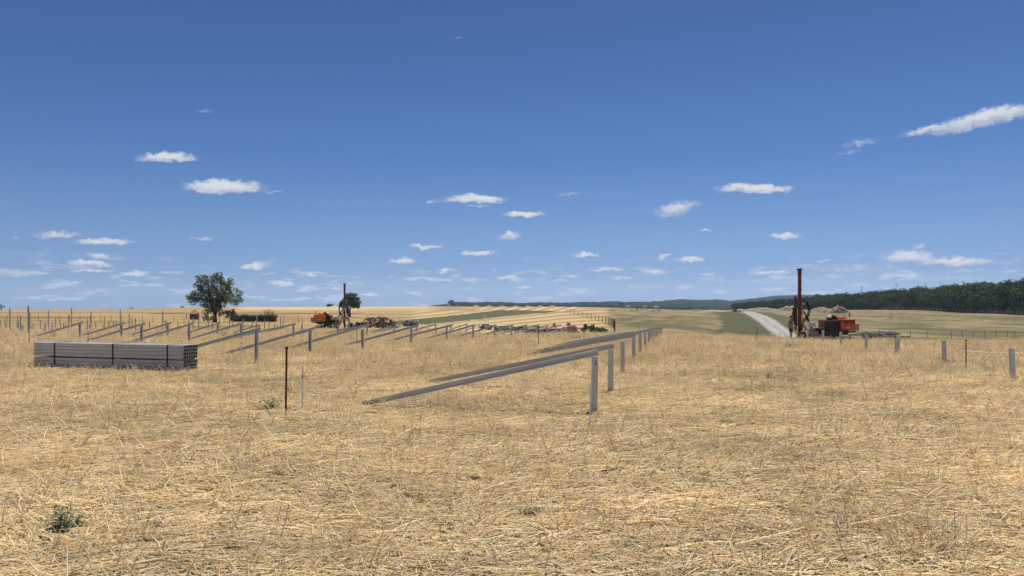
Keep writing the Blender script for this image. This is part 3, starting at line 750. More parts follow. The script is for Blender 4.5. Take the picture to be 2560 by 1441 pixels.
# ------------------------------------------------------------------ straw
def straw_patch(seed, n, size, lay, lmin, lmax, wmin, wmax, spread, lift):
    """lay: share lying flat; the others stand and lean. Thin three-sided stalks of two bent pieces"""
    g = np.random.default_rng(seed)
    a = g.uniform(0, 2 * math.pi, n); r = size * np.sqrt(g.random(n)); cx = np.cos(a) * r; cy = np.sin(a) * r
    L_ = g.uniform(lmin, lmax, n) * (1 - .35 * g.random(n))
    yaw = g.normal(0, spread, n) + np.where(g.random(n) < .25, g.uniform(0, math.pi, n), 0) + math.pi * (g.random(n) < .5)
    ng = max(4, n // 11); gi = g.integers(0, ng, n); gc = np.stack([g.normal(0, .5, ng), g.normal(0, .5, ng)], -1) * size
    gy = g.normal(0, spread * 1.15, ng) + np.where(g.random(ng) < .18, g.uniform(0, math.pi, ng), 0)
    grp = g.random(n) < .72
    cx = np.where(grp, gc[gi, 0] + g.normal(0, .055, n), cx); cy = np.where(grp, gc[gi, 1] + g.normal(0, .055, n), cy)
    yaw = np.where(grp, gy[gi] + g.normal(0, .13, n) + math.pi * (g.random(n) < .5), yaw)
    lying = g.random(n) < lay
    pitch = np.where(lying, np.abs(g.normal(0, .10, n)) + .01, g.uniform(.35, 1.25, n))
    L_ = np.where(lying, L_, L_ * .75)
    z0 = np.where(lying, g.random(n) ** 1.5 * lift, -.02)
    d1 = np.stack([np.cos(yaw) * np.cos(pitch), np.sin(yaw) * np.cos(pitch), np.sin(pitch)], -1)
    bend = g.normal(0, .22, (n, 3)); bend[:, 2] = -np.abs(bend[:, 2]) * .9
    d2 = d1 + bend; d2 /= np.linalg.norm(d2, axis=1)[:, None]
    p0 = np.stack([cx, cy, z0], -1); p0[lying] -= d1[lying] * L_[lying][:, None] * .5; p0[lying, 2] = z0[lying]
    p1 = p0 + d1 * L_[:, None] * .5; p2 = p1 + d2 * L_[:, None] * .5
    p2[:, 2] = np.maximum(p2[:, 2], .004)
    w = g.uniform(wmin, wmax, n)
    side = np.cross(d1, [0.1, .05, 1.0]); side /= np.linalg.norm(side, axis=1)[:, None]; up = np.cross(side, d1)
    rings = []
    for p, ws in ((p0, 1.0), (p1, .95), (p2, .5)):
        for ang in (0.3, 2.39, 4.49):
            rings.append(p + (side * math.cos(ang) + up * math.sin(ang)) * (w * ws / 2)[:, None])
    Vv = np.stack(rings, 1)                                          # n,9,3
    base = (np.arange(n) * 9)[:, None, None]
    q = []
    for s in (0, 3):
        for k in range(3): q.append([s + k, s + (k + 1) % 3, s + 3 + (k + 1) % 3, s + 3 + k])
    Ff = (np.array(q)[None] + base).reshape(-1, 4)
    t_ = g.uniform(.62, 1.2, n); t_ = np.where(grp, t_ * .35 + g.uniform(.62, 1.2, ng)[gi] * .65, t_); br = g.random(n)
    cc = np.stack([t_, t_ * np.where(br < .10, .88, 1.0), t_ * np.where(br < .10, .74, np.where(br > .9, 1.25, 1.0))], -1)
    dark = g.random(n) < .04; cc[dark] *= .6
    return Vv.reshape(-1, 3), Ff, np.repeat(cc, 9, axis=0)
scol = bpy.data.collections.new('straw_sources')
nv = 0
def add_src(*a):
    global nv
    V_, F_, C_ = straw_patch(*a)
    me = mesh_np('straw_patch%02d' % nv, V_, F_, [M['straw']], colors=C_)
    scol.objects.link(bpy.data.objects.new('straw_source%02d' % nv, me)); nv += 1
for k in range(6): add_src(300 + k, 580, .66, .96, .12, .55, .0045, .0105, .38, .045)      # 0-5 matted, lying
for k in range(3): add_src(320 + k, 460, .60, .80, .12, .42, .0038, .0075, .8, .05)        # 6-8 ruffled
for k in range(3): add_src(340 + k, 300, .60, .45, .16, .46, .0050, .0085, .8, .05)        # 9-11 standing, seen far off
for k in range(3): add_src(360 + k, 60, .17, .05, .25, .52, .0042, .0070, .35, .05)        # 12-14 tufts
g = np.random.default_rng(12)
pts = []; rz = []; sc_ = []; pick = []
BUNDLE = Vector(((458 - CX) / F * 16.5, 16.5, 0))
def put(x, y, k, r, s, dz=0.0):
    pts.append((x, y, dz)); rz.append(r); sc_.append(s); pick.append(k)
def area(y0, y1, per, kinds, smin, smax):
    cs = per ** -.5
    gx, gy = np.meshgrid(np.arange(-.76 * y1 - .7, .76 * y1 + .7, cs), np.arange(y0, y1, cs))
    x = (gx + (g.random(gx.shape) - .5) * cs).ravel(); y = (gy + g.random(gx.shape) * cs).ravel()
    ok = (np.abs(x) < .76 * y + .7) & (y > .5); x = x[ok]; y = y[ok]; n = len(x)
    al_ = (fbm(x / 1.6, y / 1.6, 50) - .5) * 2.2 + .12
    kk = g.integers(0, len(kinds), n); s = g.uniform(smin, smax, n); jr = g.normal(0, .22, n)
    px_ = CX + F * x / y; lim = np.interp(px_, [-300, 900, 1280, 1500, 1700, 1900, 2100, 2600], [66, 66, 50, 53, 54, 45, 41, 41])
    for i in range(n):
        if y[i] > lim[i]: continue
        put(x[i], y[i], kinds[kk[i]], al_[i] + jr[i] + (math.pi if g.random() < .5 else 0), s[i])
area(.9, 7, 5.5, [0, 1, 2, 3, 4, 5, 0, 1, 2, 3, 6], .8, 1.1)
area(7, 16, 3.6, [0, 1, 2, 3, 4, 5, 6, 7, 8], .9, 1.25)
area(16, 30, 2.0, [0, 2, 4, 6, 7, 8, 9, 10, 11], 1.1, 1.5)
area(30, 68, 1.1, [6, 7, 8, 9, 10, 11, 2, 4], 1.25, 1.8)
area(2.5, 14, .22, [12, 13, 14], .5, .9)
area(14, 50, .30, [12, 13, 14], .8, 1.3)
for (px, row, k, s) in ((2315,1395,12,1.25),(2340,1390,13,1.2),(2375,1400,14,1.1),(2300,1225,12,1.0),(2318,1228,13,.9),(2478,1200,14,.9),(2110,1330,13,.9),(2075,1360,12,1.0),(880,1435,12,1.1),(1440,1080,13,.8),(1030,1060,12,.8),
                        (1365,1040,14,.9),(2540,1060,13,1.0),(1480,1340,12,.9),(420,1180,13,.8),(1250,1300,14,.7),(170,925,12,.9),(395,935,13,.8),(440,938,14,.9),(470,938,12,.9),(250,930,13,.7)):
    p = ground(px, row, 1.5); put(p.x, p.y, k, random.uniform(-.4, .4), s)
P_ = np.array(pts); P_[:, 2] = TZ(P_[:, 0], P_[:, 1]) + (fbm(P_[:, 0] / 3.1, P_[:, 1] / 3.1, 3) - .5) * .05 * sst(1, 3, P_[:, 1])
# no straw inside the stacked profiles
bd = Vector((-4.2, 1.2)).normalized(); bn_ = Vector((bd.y, -bd.x)) * -1
rel = P_[:, :2] - np.array([BUNDLE.x, BUNDLE.y]); u_ = rel @ np.array(bd); v_ = rel @ np.array([.275, .96])
keep = ~((u_ > -.25) & (u_ < 4.6) & (v_ > -.30) & (v_ < .85))
ka = np.nonzero(keep)[0]
so_ = scatter('straw', P_[keep], np.array(rz)[keep], np.array(sc_)[keep], np.array(pick)[keep], scol)
tag(so_, 'dry golden straw and stubble covering the field in the foreground', 'straw', kind='stuff')

# ------------------------------------------------------------------ steel posts and beams
def cprofile(L_, w=.09, dpt=.055, th_=.005, lip=.016):
    """an open C section along +Z, length L_, mouth towards +Y"""
    o = [(-w/2, dpt/2), (-w/2, -dpt/2), (w/2, -dpt/2), (w/2, dpt/2), (w/2 - lip, dpt/2), (w/2 - lip, dpt/2 - th_), (w/2 - th_, dpt/2 - th_), (w/2 - th_, -dpt/2 + th_),
         (-w/2 + th_, -dpt/2 + th_), (-w/2 + th_, dpt/2 - th_), (-w/2 + lip, dpt/2 - th_), (-w/2 + lip, dpt/2)]
    n = len(o); vs = [(x, y, 0) for x, y in o] + [(x, y, L_) for x, y in o]
    fs = [(i, (i + 1) % n, (i + 1) % n + n, i + n) for i in range(n)]
    for k in (0, n):
        q = [(0, 1, 8, 9), (1, 2, 7, 8), (2, 3, 6, 7), (3, 4, 5, 6), (9, 10, 11, 0)]
        fs += [tuple(i + k for i in f) for f in q]
    return vs, fs
unit_me = {}
def unit_profile(kind):
    if kind not in unit_me:
        vs, fs = cprofile(1.0, *{'post': (.09, .055), 'stock': (.10, .07), 'beam': (.085, .05), 'thin': (.06, .05)}[kind])
        me = bpy.data.meshes.new('steel_' + kind); me.from_pydata(vs, [], fs); me.materials.append(M['stocksteel' if kind == 'stock' else 'steel']); me.update()
        unit_me[kind] = me
    return unit_me[kind]
def steel_post(px, top, bot, label, group, face=math.pi, kind='post', dmin=6.0, wob=.012, dmax=95, dep=None):
    b_ = ground(px, bot, dmin, dmax) if dep is None else onground(px, dep)
    h = EYE - (top - HZ) * b_.y / F - b_.z
    h = max(h, .3)
    o = link('steel_post', unit_profile(kind)); o.location = (b_.x, b_.y, b_.z - .25)
    o.scale = (1, 1, h + .25)
    o.rotation_euler = (random.uniform(-wob, wob), random.uniform(-wob, wob), face + random.uniform(-.08, .08))
    tag(o, label, 'steel post', group)
    return o, b_, h
def steel_beam(p0, p1, label, group, kind='beam', roll=0.0):
    v = p1 - p0; o = link('steel_beam', unit_profile(kind)); o.location = p0
    o.scale = (1, 1, v.length)
    z = v.normalized(); x = Vector((0, 0, 1)) - z * z.z; x.normalize(); y = z.cross(x)
    if y.y < 0: pass
    m_ = Matrix((x, y, z)).transposed().to_4x4()
    o.rotation_euler = (m_ @ Matrix.Rotation(roll, 4, 'Z')).to_euler()
    return tag(o, label, 'steel beam', group)

def frame(i, n, row_name, px, top, bot, lx, ly, hx, hy, gp, gb, desc, dmax=95, wob=.012, dep=None):
    o, b_, h = steel_post(px, top, bot, 'grey steel post, %s, %s' % (ordn(i), desc), gp, wob=wob, dmax=dmax, dep=dep)
    g0 = ground(lx, ly, 6, dmax)
    lab = 'sloping grey steel beam resting on the %s post, %s' % (ordn(i), desc)
    p1 = at(hx, hy, b_.y)
    d0 = min(max(g0.y, b_.y - 1.3), b_.y + 1.3); p0 = at(lx, ly, d0)
    if dep is not None:
        x, y = p1.x - 3.42, p1.y + .8; p0 = Vector((x, y, T(x, y) + .05))
    steel_beam(p0, p1, lab, gb)
    return o, b_, h

GP, GB = 'posts that carry a sloping beam', 'sloping beams with one end on the ground'
# row right of centre
R1 = [(1485,892,1037),(1526,874,985),(1556,854,937),(1584,844,905),(1601,835,887),(1613,831,872),(1622,828,863),(1628.5,826,857),(1634,825,852.5),(1640,824,849),(1645,823,846),(1650,823,843.5),(1654,822,841.5)]
low = {0: (905, 1021), 1: (1071, 963), 3: (1312, 893)}
vec = Vector((-3.42, .8, 0))
fr_first = None
for i, (px, top, bot) in enumerate(R1):
    bare = i == 2
    desc = 'counted from the camera in the row right of centre'
    o, b_, h = steel_post(px, top, bot, 'grey steel post, %s %s' % (ordn(i), desc), GP, face=0)
    if i in low:
        g0 = ground(*low[i]); p0 = Vector((g0.x, g0.y, g0.z + .06))
    else:
        x, y = b_.x + vec.x * (1 + random.uniform(-.02, .02)), b_.y + vec.y; p0 = Vector((x, y, T(x, y) + .06))
    if bare: continue
    top_p = Vector((b_.x, b_.y, b_.z + h + .052)); dirn = (top_p - p0).normalized()
    steel_beam(p0, top_p + dirn * .06, 'sloping grey steel beam, %s %s' % (ordn(i), desc), GB)
    if i == 0: first_post, fp_b, fp_h = o, b_, h
# row at the far right, bare posts
R2 = [(2532,872,952),(2362,852,913),(2245,842,893),(2165,836,880),(2103,830,870),(2057,825,862),(2018,821,857)]
for i, (px, top, bot) in enumerate(R2):
    steel_post(px, top, bot, 'bare grey steel post, %s from the right edge in the row before the right rig' % ordn(i), 'bare posts in the row before the right rig', wob=.03, face=0)
# left rows with beams (post px, top, bottom, low end, high end)
L1 = [(640.5,829,914,490,867,649,824),(775,826,889,531,893,786,821),(907,824,881,706,876,925,811),(1028,819,865,841,869,1041,815),(1117,817,857,948,858,1131,812.5),
      (1182.5,815,851.5,1046,852,1188,812.5),(1236,816,849,1124,848,1241,813),(1278,815,846,1188,844.5,1283,813),(1313.6,814.5,843,1228,843,1318,813),(1343,814,841,1288,838,1347,813),
      (1367,815,839,1321,832,1373,813.5),(1389.7,816,838,1348,829,1400,814),(1407.6,817,837,1385,828,1429,816),(1425,818,836,1411,829,1444,817.5),(1443,820,836,1432,830,1461,819),(1465,824,836,1452,832,1476,823)]
for i, f in enumerate(L1): frame(i, 0, '', *f, GP, GB, 'in the nearest long row left of centre', dep=None if i < 8 else 47 + (i - 8) * 3.2)
L2 = [(354,815,862,196,859,363,809),(473,814.5,860,306,861,483,809),(603,812.5,856,450,855.5,608,808),(733.5,812.5,850,562,850,739,810),(845,813,845,737,841,808,811),(918,809,843.5,800,836,925,811),
      (985.4,816,842,897,840,980,815),(1040.8,813,840,905,839,1002,815),(1089,812,838,1008,834,1089,811),(1127,811,836,1050,833,1133,811),(1166.6,810,834,1122,826,1168,810.5),(1198,810,833,1160,830,1199,811.5)]
for i, f in enumerate(L2): frame(i, 0, '', *f, GP, GB, 'in the second row, behind the stacked profiles')
L3 = [(200,809.5,850,62,849,207,806.5),(304,810.5,848,173,849,313.5,807),(420,812,847,304,845,428,807.5),(544,811,843,444,840,551,807.5),(648,813,838,561,838,649,813),(755,812,836,650,836,738,810)]
for i, f in enumerate(L3): frame(i, 0, '', *f, GP, GB, 'in the third row at the far left')
# bare tall posts at the left
TALL = [(25,772,829),(71.5,765,838),(121,776,829),(179,770,829),(228,781,829),(301,774,831),(323,785,832),(406.5,778,830),(497,783,833),(574,785,831),(642,788,831),(701.6,792,831),(483,793,832),(548.5,795,827),
        (919,789,812),(960.5,792,829),(997.7,794,818),(1030.5,797,818)]
for i, p in enumerate(sorted(TALL)):
    steel_post(p[0], p[1], p[2], 'tall bare steel post, %s from the left among the tallest posts' % ordn(i), 'tall bare posts on the left', kind='thin' if p[0] > 80 else 'post', wob=.008)
MID = [(1,800,824),(12.6,796,825),(75,783,834),(51.6,789,834),(101,800,827),(139,793.5,826),(151,802,827),(171.6,788,829),(219,797,831),(239.5,805,828),(261,792,827),(272.6,804,828),(283,804,828),(290,801,829),(339,795,831),
       (357,803,828),(374,805,830),(414,800,829),(417.5,804,831),(445,806,829),(472,800,829),(582,801,829),(608,797,831),(530.6,802,831),(521,806,828),(661,799,831),(755.5,794,824),(673,808,831),(686,810,831),(707,806,829),
       (630.6,806,829),(1055,800,829),(1149,810,829),(1072,812,829),(444.7,804,829),(693,812,831)]
for i, p in enumerate(sorted(MID)):
    steel_post(p[0], p[1], p[2], 'middling bare steel post, %s from the left among those shoulder high' % ordn(i), 'middling bare posts on the left', kind='thin', wob=.01)
SHORT = [(16.5,808,825),(46,800,828),(43,806,826),(54,812,832),(58,815,834),(83.5,810,829),(79,816,828),(106,822,830),(113,806,838),(131,808,830),(163.5,812,829),(159,808,829),(215,818,829),(224,810,829),(258.5,815,829),
         (330,804,829),(345,820,831),(299,822,829),(390,822,831),(515.7,811,833),(570,818,830),(640,812,830),(686,810,832),(881,808,815),(1018,806,818)]
for i, p in enumerate(sorted(SHORT)):
    steel_post(p[0], p[1], p[2], 'short bare steel post, %s from the left among the knee-high ones' % ordn(i), 'short bare posts on the left', kind='thin', wob=.01)
hole_me = {}
def holes(post, h, side, n=4):
    k_ = 1 / (h + .25)
    for i in range(n):
        mbh = MB(); mbh.tube([(0, side * .0272, 0), (0, side * .0290, 0)], .0075 if i else .011, 8)
        o = mbh.build('bolt_hole' if i else 'bolt', M['black'] if i else M['steel_in'], post, (random.choice((-.01, .012)), 0, 1 - (.13 + i * .075) * k_)); o.scale = (1, 1, k_)
for o in list(bpy.data.objects):
    if o.name.startswith('steel_post') and o.location.y < 24: holes(o, o.scale.z - .25, -1 if abs(o.rotation_euler.z) < 1 else 1)
# stamped letters and slots on the first post of the centre row
def text_mesh(s, size, mt, name, parent, loc, rot, ext=.001):
    cu = bpy.data.curves.new(name, 'FONT'); cu.body = s; cu.size = size; cu.extrude = ext; cu.align_x = 'CENTER'; cu.align_y = 'CENTER'; cu.offset = size * .03
    to = bpy.data.objects.new(name, cu); C.objects.link(to)
    me = bpy.data.meshes.new_from_object(to.evaluated_get(bpy.context.evaluated_depsgraph_get())); C.objects.unlink(to); bpy.data.objects.remove(to)
    me.materials.clear(); me.materials.append(mt)
    o = link(name, me, parent, loc); o.rotation_euler = rot; return o
# post is a unit mesh scaled in z, so letters are unscaled through their own scale
for j, s in enumerate(('A', 'BA')):
    o = text_mesh(s, .036, M['black'], 'marking', first_post, (0.012, -.0285, 1 - (.06 + .042 * j) / (fp_h + .25)), (R(90), 0, 0))
    o.scale = (1, 1 / (fp_h + .25), 1)

# stakes
def stake(px, top, bot, r, m_, label, group, name, dmin=4, lean=(0, 0), d=None, band=None):
    b_ = ground(px, bot, dmin, 95) if d is None else onground(px, d)
    h = EYE - (top - HZ) * b_.y / F - b_.z
    t_ = MB().tube([(0, 0, -.15), (lean[0] * .5 + .002, 0, h * .5), (lean[0], lean[1], h)], r, 7)
    if band is None and name == 'white_stake':
        return tag(t_.build(name, m_, loc=b_), label, 'stake', group)
    e = empty(name, b_, 0, label, 'stake', group)
    t_.build('rod', m_, e)
    if name == 'rusty_rod': MB().tube([(lean[0] , 0, h - .03), (lean[0], 0, h + .004)], r * 1.5, 7).build('cap', M['darkmetal'], e)
    if band: MB().tube([(0, 0, h * band - .03), (0, 0, h * band + .03)], r * 1.12, 7).build('painted_band', M['pinkpaint'], e)
    return e
gr_, gw_ = 'rusty rods standing in the straw', 'thin white marking stakes'
for a in [(714,868,1044,.0145,'thick rusty iron rod standing upright near the foreground, left of centre',(.015,0)),
          (73,830,873,.011,'rusty rod behind the left end of the stacked profiles',(0,0)), (220,828,866,.011,'rusty rod just behind the stacked profiles, near their left third',(0,0)),
          (892,815,865,.011,'rusty rod between the third and second posts under the left rig',(0,0)), (1346,812,868,.012,'rusty rod in front of the red roofed shelters',(0,0)),
          (1460,816,855,.012,'rusty rod left of the foot of the black mesh fence',(0,0)), (2415,850,929,.012,'rusty rod between the two rightmost bare steel posts',(0,0)),
          (2238,838,892,.012,'rusty rod close to the left side of the third post from the right',(0,0)), (1886,820,862,.010,'leaning thin rusty rod before the green strip, left of the road',(.16,0)),
          (1090,812,847,.011,'rusty rod in the second row left of the lamp mast',(0,0))]:
    stake(a[0], a[1], a[2], a[3], M['rust'], a[4], gr_, 'rusty_rod', lean=a[5])
for a in [(756,915,1033,.012,'white stake with a pink band, beside the thick rusty rod',.77), (1475,956,1075,.011,'thin white stake in front of the first post of the centre row',None),
          (603,856,921,.012,'white stake with pink tip standing left of the tallest near post',.97), (85,832,880,.009,'white stake at the left end of the stacked profiles',None),
          (92,820,860,.009,'far thin white stake, leftmost pair behind the stacked profiles',None), (322,832,880,.009,'white stake behind the middle of the stacked profiles',None),
          (36,812,835,.009,'short white stake among the posts at the far left',None), (171,828,858,.009,'pale stake under the third row beam at far left',None)]:
    stake(a[0], a[1], a[2], a[3], M['white'], a[4], gw_, 'white_stake', band=a[5])
# white string at the right
pa = at(2415, 877, ground(2415, 929).y); pb = at(2532, 881, ground(2532, 952).y); pc = at(2660, 888, ground(2532, 952).y - 1.5)
def sagline(a, b_, s=.02, n=8): return [a.lerp(b_, k / n) - Vector((0, 0, s * 4 * (k / n) * (1 - k / n))) for k in range(n + 1)]
st_ = MB().tube(sagline(pa, pb) + sagline(pb, pc)[1:], .004, 5).build('string', M['white'])
tag(st_, 'white string stretched low from the rusty rod past the rightmost post', 'string')
wb = onground(370, 30); wb.z += .10
o = MB().box((0, 0, 0), (.19, .12, .12), ch=.02).build('white_canister', M['white'], loc=wb); o.rotation_euler = (0, .1, .2)
tag(o, 'small white plastic canister lying in the straw behind the profiles', 'canister')

# ------------------------------------------------------------------ stacked hollow profiles
ang = math.atan2(1.2, -4.2)
bu = empty('profile_bundle', (BUNDLE.x, BUNDLE.y, T(BUNDLE.x, BUNDLE.y) + .0), ang, 'long strapped bundle of hollow grey steel profiles lying on the straw at left', 'bundle')
# local +X runs to the left end, local -Y is away from the camera
Lb, s_ = 4.40, .0805
def hollow(L_, a, th_=.004):
    o = a / 2; i = o - th_; vs = []; fs = []
    for x in (0, L_):
        for r_ in (o, i):
            vs += [(x, -r_, -r_), (x, r_, -r_), (x, r_, r_), (x, -r_, r_)]
    for k in range(4):
        k2 = (k + 1) % 4
        fs += [(k, k2, 8 + k2, 8 + k)[::-1], (4 + k, 4 + k2, 12 + k2, 12 + k), (k, k2, 4 + k2, 4 + k), (8 + k, 8 + k2, 12 + k2, 12 + k)[::-1]]
    me = bpy.data.meshes.new('steel_profile'); me.from_pydata(vs, [], fs); me.materials.append(M['steel_prof']); me.update(); return me
M['steel_prof'] = mat('galvanised_profile', (.35, .37, .385), .42, .8, noise=(3, .12, (.4, 6, 6)), spec=.5)
hm = hollow(Lb, .0740, .0085)
zb = .055
slot = MB()
for k in range(4): slot.box((0.06 + .055 * k, 0, 0), (.02, .003, .026))
slot_me = slot.build('tmp', M['black']); sm_ = slot_me.data; bpy.data.objects.remove(slot_me)
for lay in range(7):
    z = zb + s_ / 2 + lay * s_ + (.03 if lay >= 3 else 0)
    for k in range(6):
        o = link('steel_profile', hm, bu, (random.uniform(-.012, .012), -(.04 + k * s_), z))
        if k == 0:
            q = link('slot_holes', sm_, o, (Lb - .30, .0375, .006))
for k, xx in enumerate((.44, 2.0, 3.75)):
    zt = zb + 7 * s_ + .03; dp = 6 * s_
    mb = MB()
    mb.box((xx, .0035, (zt + .0) / 2 - .02), (.030, .004, zt + .04)); mb.box((xx, -dp - .004, zt / 2 - .02), (.030, .004, zt + .04)); mb.box((xx, -dp / 2, zt + .004), (.030, dp + .012, .004)); mb.box((xx, -dp / 2, .012), (.03, dp, .02))
    mb.build('strap', M['black'], bu)
for xx in (.1, 1.82, 3.95):
    MB().box((xx, -.24, zb + 3 * s_ + .015), (.14 if xx > 1 else .05, .50, .026)).build('timber_spacer', M['wood'], bu)
for xx in (.5, 2.2, 3.9): MB().box((xx, -.24, .02), (.09, .5, .07)).build('timber_bearer', M['oldwood'], bu)

# ------------------------------------------------------------------ people
def skin(name, verts, edges, radii, root, mt, parent, sub=2):
    me = bpy.data.meshes.new(name); me.from_pydata(verts, edges, []); me.update()
    o = bpy.data.objects.new(name, me); C.objects.link(o)
    sk = o.modifiers.new('skin', 'SKIN'); ss = o.modifiers.new('sub', 'SUBSURF'); ss.levels = ss.render_levels = sub
    for v, r in zip(me.skin_vertices[0].data, radii): v.radius = r if isinstance(r, tuple) else (r, r)
    for i, v in enumerate(me.skin_vertices[0].data): v.use_root = (i == root)
    dg = bpy.context.evaluated_depsgraph_get(); m2 = bpy.data.meshes.new_from_object(o.evaluated_get(dg))
    bpy.data.objects.remove(o)
    m2.materials.clear(); m2.materials.append(mt); m2.polygons.foreach_set('use_smooth', [True] * len(m2.polygons))
    return m2
def ball(c, r, n=10, sq=(1, 1, 1)):
    vs = []; fs = []
    for i in range(n + 1):
        t_ = math.pi * i / n
        for k in range(n): a = 2 * math.pi * k / n; vs.append((c[0] + r * sq[0] * math.sin(t_) * math.cos(a), c[1] + r * sq[1] * math.sin(t_) * math.sin(a), c[2] + r * sq[2] * math.cos(t_)))
    for i in range(n):
        for k in range(n): fs.append((i * n + k, i * n + (k + 1) % n, (i + 1) * n + (k + 1) % n, (i + 1) * n + k)[::-1])
    return vs, fs
def person(loc, rz, J, label, top=None, bottom=None, hair='hair', bottom_len='knee', shoe=True, scale=1.0):
    """J: joints; the person faces local +X, left side is +Y"""
    p = empty('person', loc, rz, label, 'person'); p.scale = (scale,) * 3
    V_, E_, Rr = [], [], []
    def add(k, r): V_.append(J[k]); Rr.append(r); return len(V_) - 1
    pel = add('pelvis', .145); wa = add('waist', .125); ch = add('chest', .15); ne = add('neck', .06); hd_ = add('head', .088); ht = add('headtop', .085)
    E_ += [(pel, wa), (wa, ch), (ch, ne), (ne, hd_), (hd_, ht)]
    nz = len(V_); V_.append(tuple(Vector(J['head']) + Vector(J['face']) * .115)); Rr.append(.02); E_.append((hd_, nz))
    for s in 'LR':
        a = [add('sh' + s, .072), add('el' + s, .045), add('wr' + s, .030), add('ha' + s, .042)]
        E_ += [(ch, a[0]), (a[0], a[1]), (a[1], a[2]), (a[2], a[3])]
        l_ = [add('hip' + s, .105), add('kn' + s, .062), add('an' + s, .04), add('to' + s, .036)]
        E_ += [(pel, l_[0]), (l_[0], l_[1]), (l_[1], l_[2]), (l_[2], l_[3])]
    me = skin('body', V_, E_, Rr, pel, M['skin'], p, 2)
    # fingers, ears joined into the same body mesh
    mb = MB(); mb.v = [tuple(v.co) for v in me.vertices]; mb.f = [tuple(f.vertices) for f in me.polygons]
    for s, sg in (('L', 1), ('R', -1)):
        h = Vector(J['ha' + s]); d = (h - Vector(J['wr' + s])).normalized(); sd = d.cross(Vector((0, 0, 1)));
        if sd.length < .2: sd = Vector((0, 1, 0))
        sd.normalize(); dn_ = Vector((0, 0, -1)) - d * d.dot(Vector((0, 0, -1)))
        if dn_.length < .2: dn_ = Vector((1, 0, 0))
        dn_.normalize()
        for k, ln in enumerate((.060, .072, .068, .052)):
            a0 = h + sd * (k - 1.5) * .019; a1 = a0 + d * ln * .7 + dn_ * .012; a2 = a1 + d * ln * .35 + dn_ * .035
            mb.tube([a0, a1, a2], [.010, .0092, .007], 6)
        a0 = h - d * .02 + sd * .035; a1 = a0 + sd * .03 + d * .03; mb.tube([a0, a1, a1 + d * .03 + dn_ * .012], [.011, .010, .008], 6)
        f_ = Vector(J['face']); sdh = f_.cross(Vector((0, 0, 1))).normalized() * sg
        v_, f2 = ball(Vector(J['head']) + sdh * .088, .03, 6, (.7, .5, 1)); mb.add(v_, f2)
    mb.build('body', M['skin'], p, smooth=True)
    f_ = Vector(J['face']).normalized(); sdh = f_.cross(Vector((0, 0, 1))).normalized(); hc = Vector(J['head'])
    for sg in (-1, 1):
        v_, f2 = ball(hc + f_ * .085 + sdh * .032 * sg + Vector((0, 0, .02)), .012, 6); m_ = MB(); m_.add(v_, f2); m_.build('eye', M['black'], p)
    m_ = MB(); m_.box(hc + f_ * .094 + Vector((0, 0, -.05)), (.012, .04, .01), rot=(0, 0, math.atan2(f_.y, f_.x))); m_.build('mouth', M['redpanel'], p)
    hv, hf = ball(Vector(J['headtop']) - f_ * .02, .103, 10, (1, 1, .82)); hb = MB(); hb.add(hv, hf); hb.build('hair' if hair == 'hair' else 'cap', M[hair], p, smooth=True)
    if top:
        V_, E_, Rr = [], [], []
        w2 = add('waist2', .155) if 'waist2' in J else add('pelvis', .155)
        wa = add('waist', .145); ch = add('chest', .168); E_ += [(w2, wa), (wa, ch)]
        nk = len(V_); V_.append(tuple(Vector(J['chest']).lerp(Vector(J['neck']), .62))); Rr.append(.085); E_.append((ch, nk))
        for s in 'LR':
            a0 = add('sh' + s, .088); V_.append(tuple(Vector(J['sh' + s]).lerp(Vector(J['el' + s]), .7))); Rr.append(.066); E_ += [(ch, a0), (a0, len(V_) - 1)]
        m2 = skin('shirt', V_, E_, Rr, 1, M[top], p, 2); link('shirt' if top != 'hivis' else 'vest', m2, p)
    if bottom:
        V_, E_, Rr = [], [], []
        pe = add('pelvis', .165); wq = len(V_); V_.append(tuple(Vector(J['pelvis']).lerp(Vector(J['waist']), .5))); Rr.append(.145); E_.append((pe, wq))
        for s in 'LR':
            h0 = add('hip' + s, .122); E_.append((pe, h0))
            if bottom_len == 'knee': V_.append(tuple(Vector(J['hip' + s]).lerp(Vector(J['kn' + s]), .72))); Rr.append(.098); E_.append((h0, len(V_) - 1))
            else:
                k0 = add('kn' + s, .082); V_.append(tuple(Vector(J['kn' + s]).lerp(Vector(J['an' + s]), .85))); Rr.append(.062); E_ += [(h0, k0), (k0, len(V_) - 1)]
        m2 = skin('trousers', V_, E_, Rr, 0, M[bottom], p, 2); link('shorts' if bottom_len == 'knee' else 'trousers', m2, p)
    if shoe:
        for s in 'LR':
            an, to = Vector(J['an' + s]), Vector(J['to' + s]); m_ = MB()
            m_.tube([an + Vector((0, 0, -.02)) - (to - an).normalized() * .05, an.lerp(to, .5) + Vector((0, 0, -.01)), to + (to - an).normalized() * .03], [.052, .055, .042], 8); m_.build('shoe', M['darkmetal'], p, smooth=True)
    return p
stand = dict(pelvis=(0, 0, .95), waist=(0, 0, 1.12), chest=(-.01, 0, 1.34), neck=(.01, 0, 1.50), head=(.035, 0, 1.625), headtop=(.025, 0, 1.68), face=(.8, -.6, -.05),
    shL=(-.01, .19, 1.41), elL=(-.03, .26, 1.14), wrL=(.20, .19, 1.05), haL=(.27, .14, 1.05), shR=(-.01, -.19, 1.41), elR=(-.02, -.25, 1.13), wrR=(.20, -.17, 1.07), haR=(.27, -.12, 1.07),
    hipL=(0, .095, .90), knL=(.02, .12, .50), anL=(-.03, .14, .09), toL=(.13, .17, .04), hipR=(0, -.095, .90), knR=(.03, -.14, .50), anR=(.0, -.19, .09), toR=(.16, -.22, .04))
pb_ = onground(1977, 48.4)
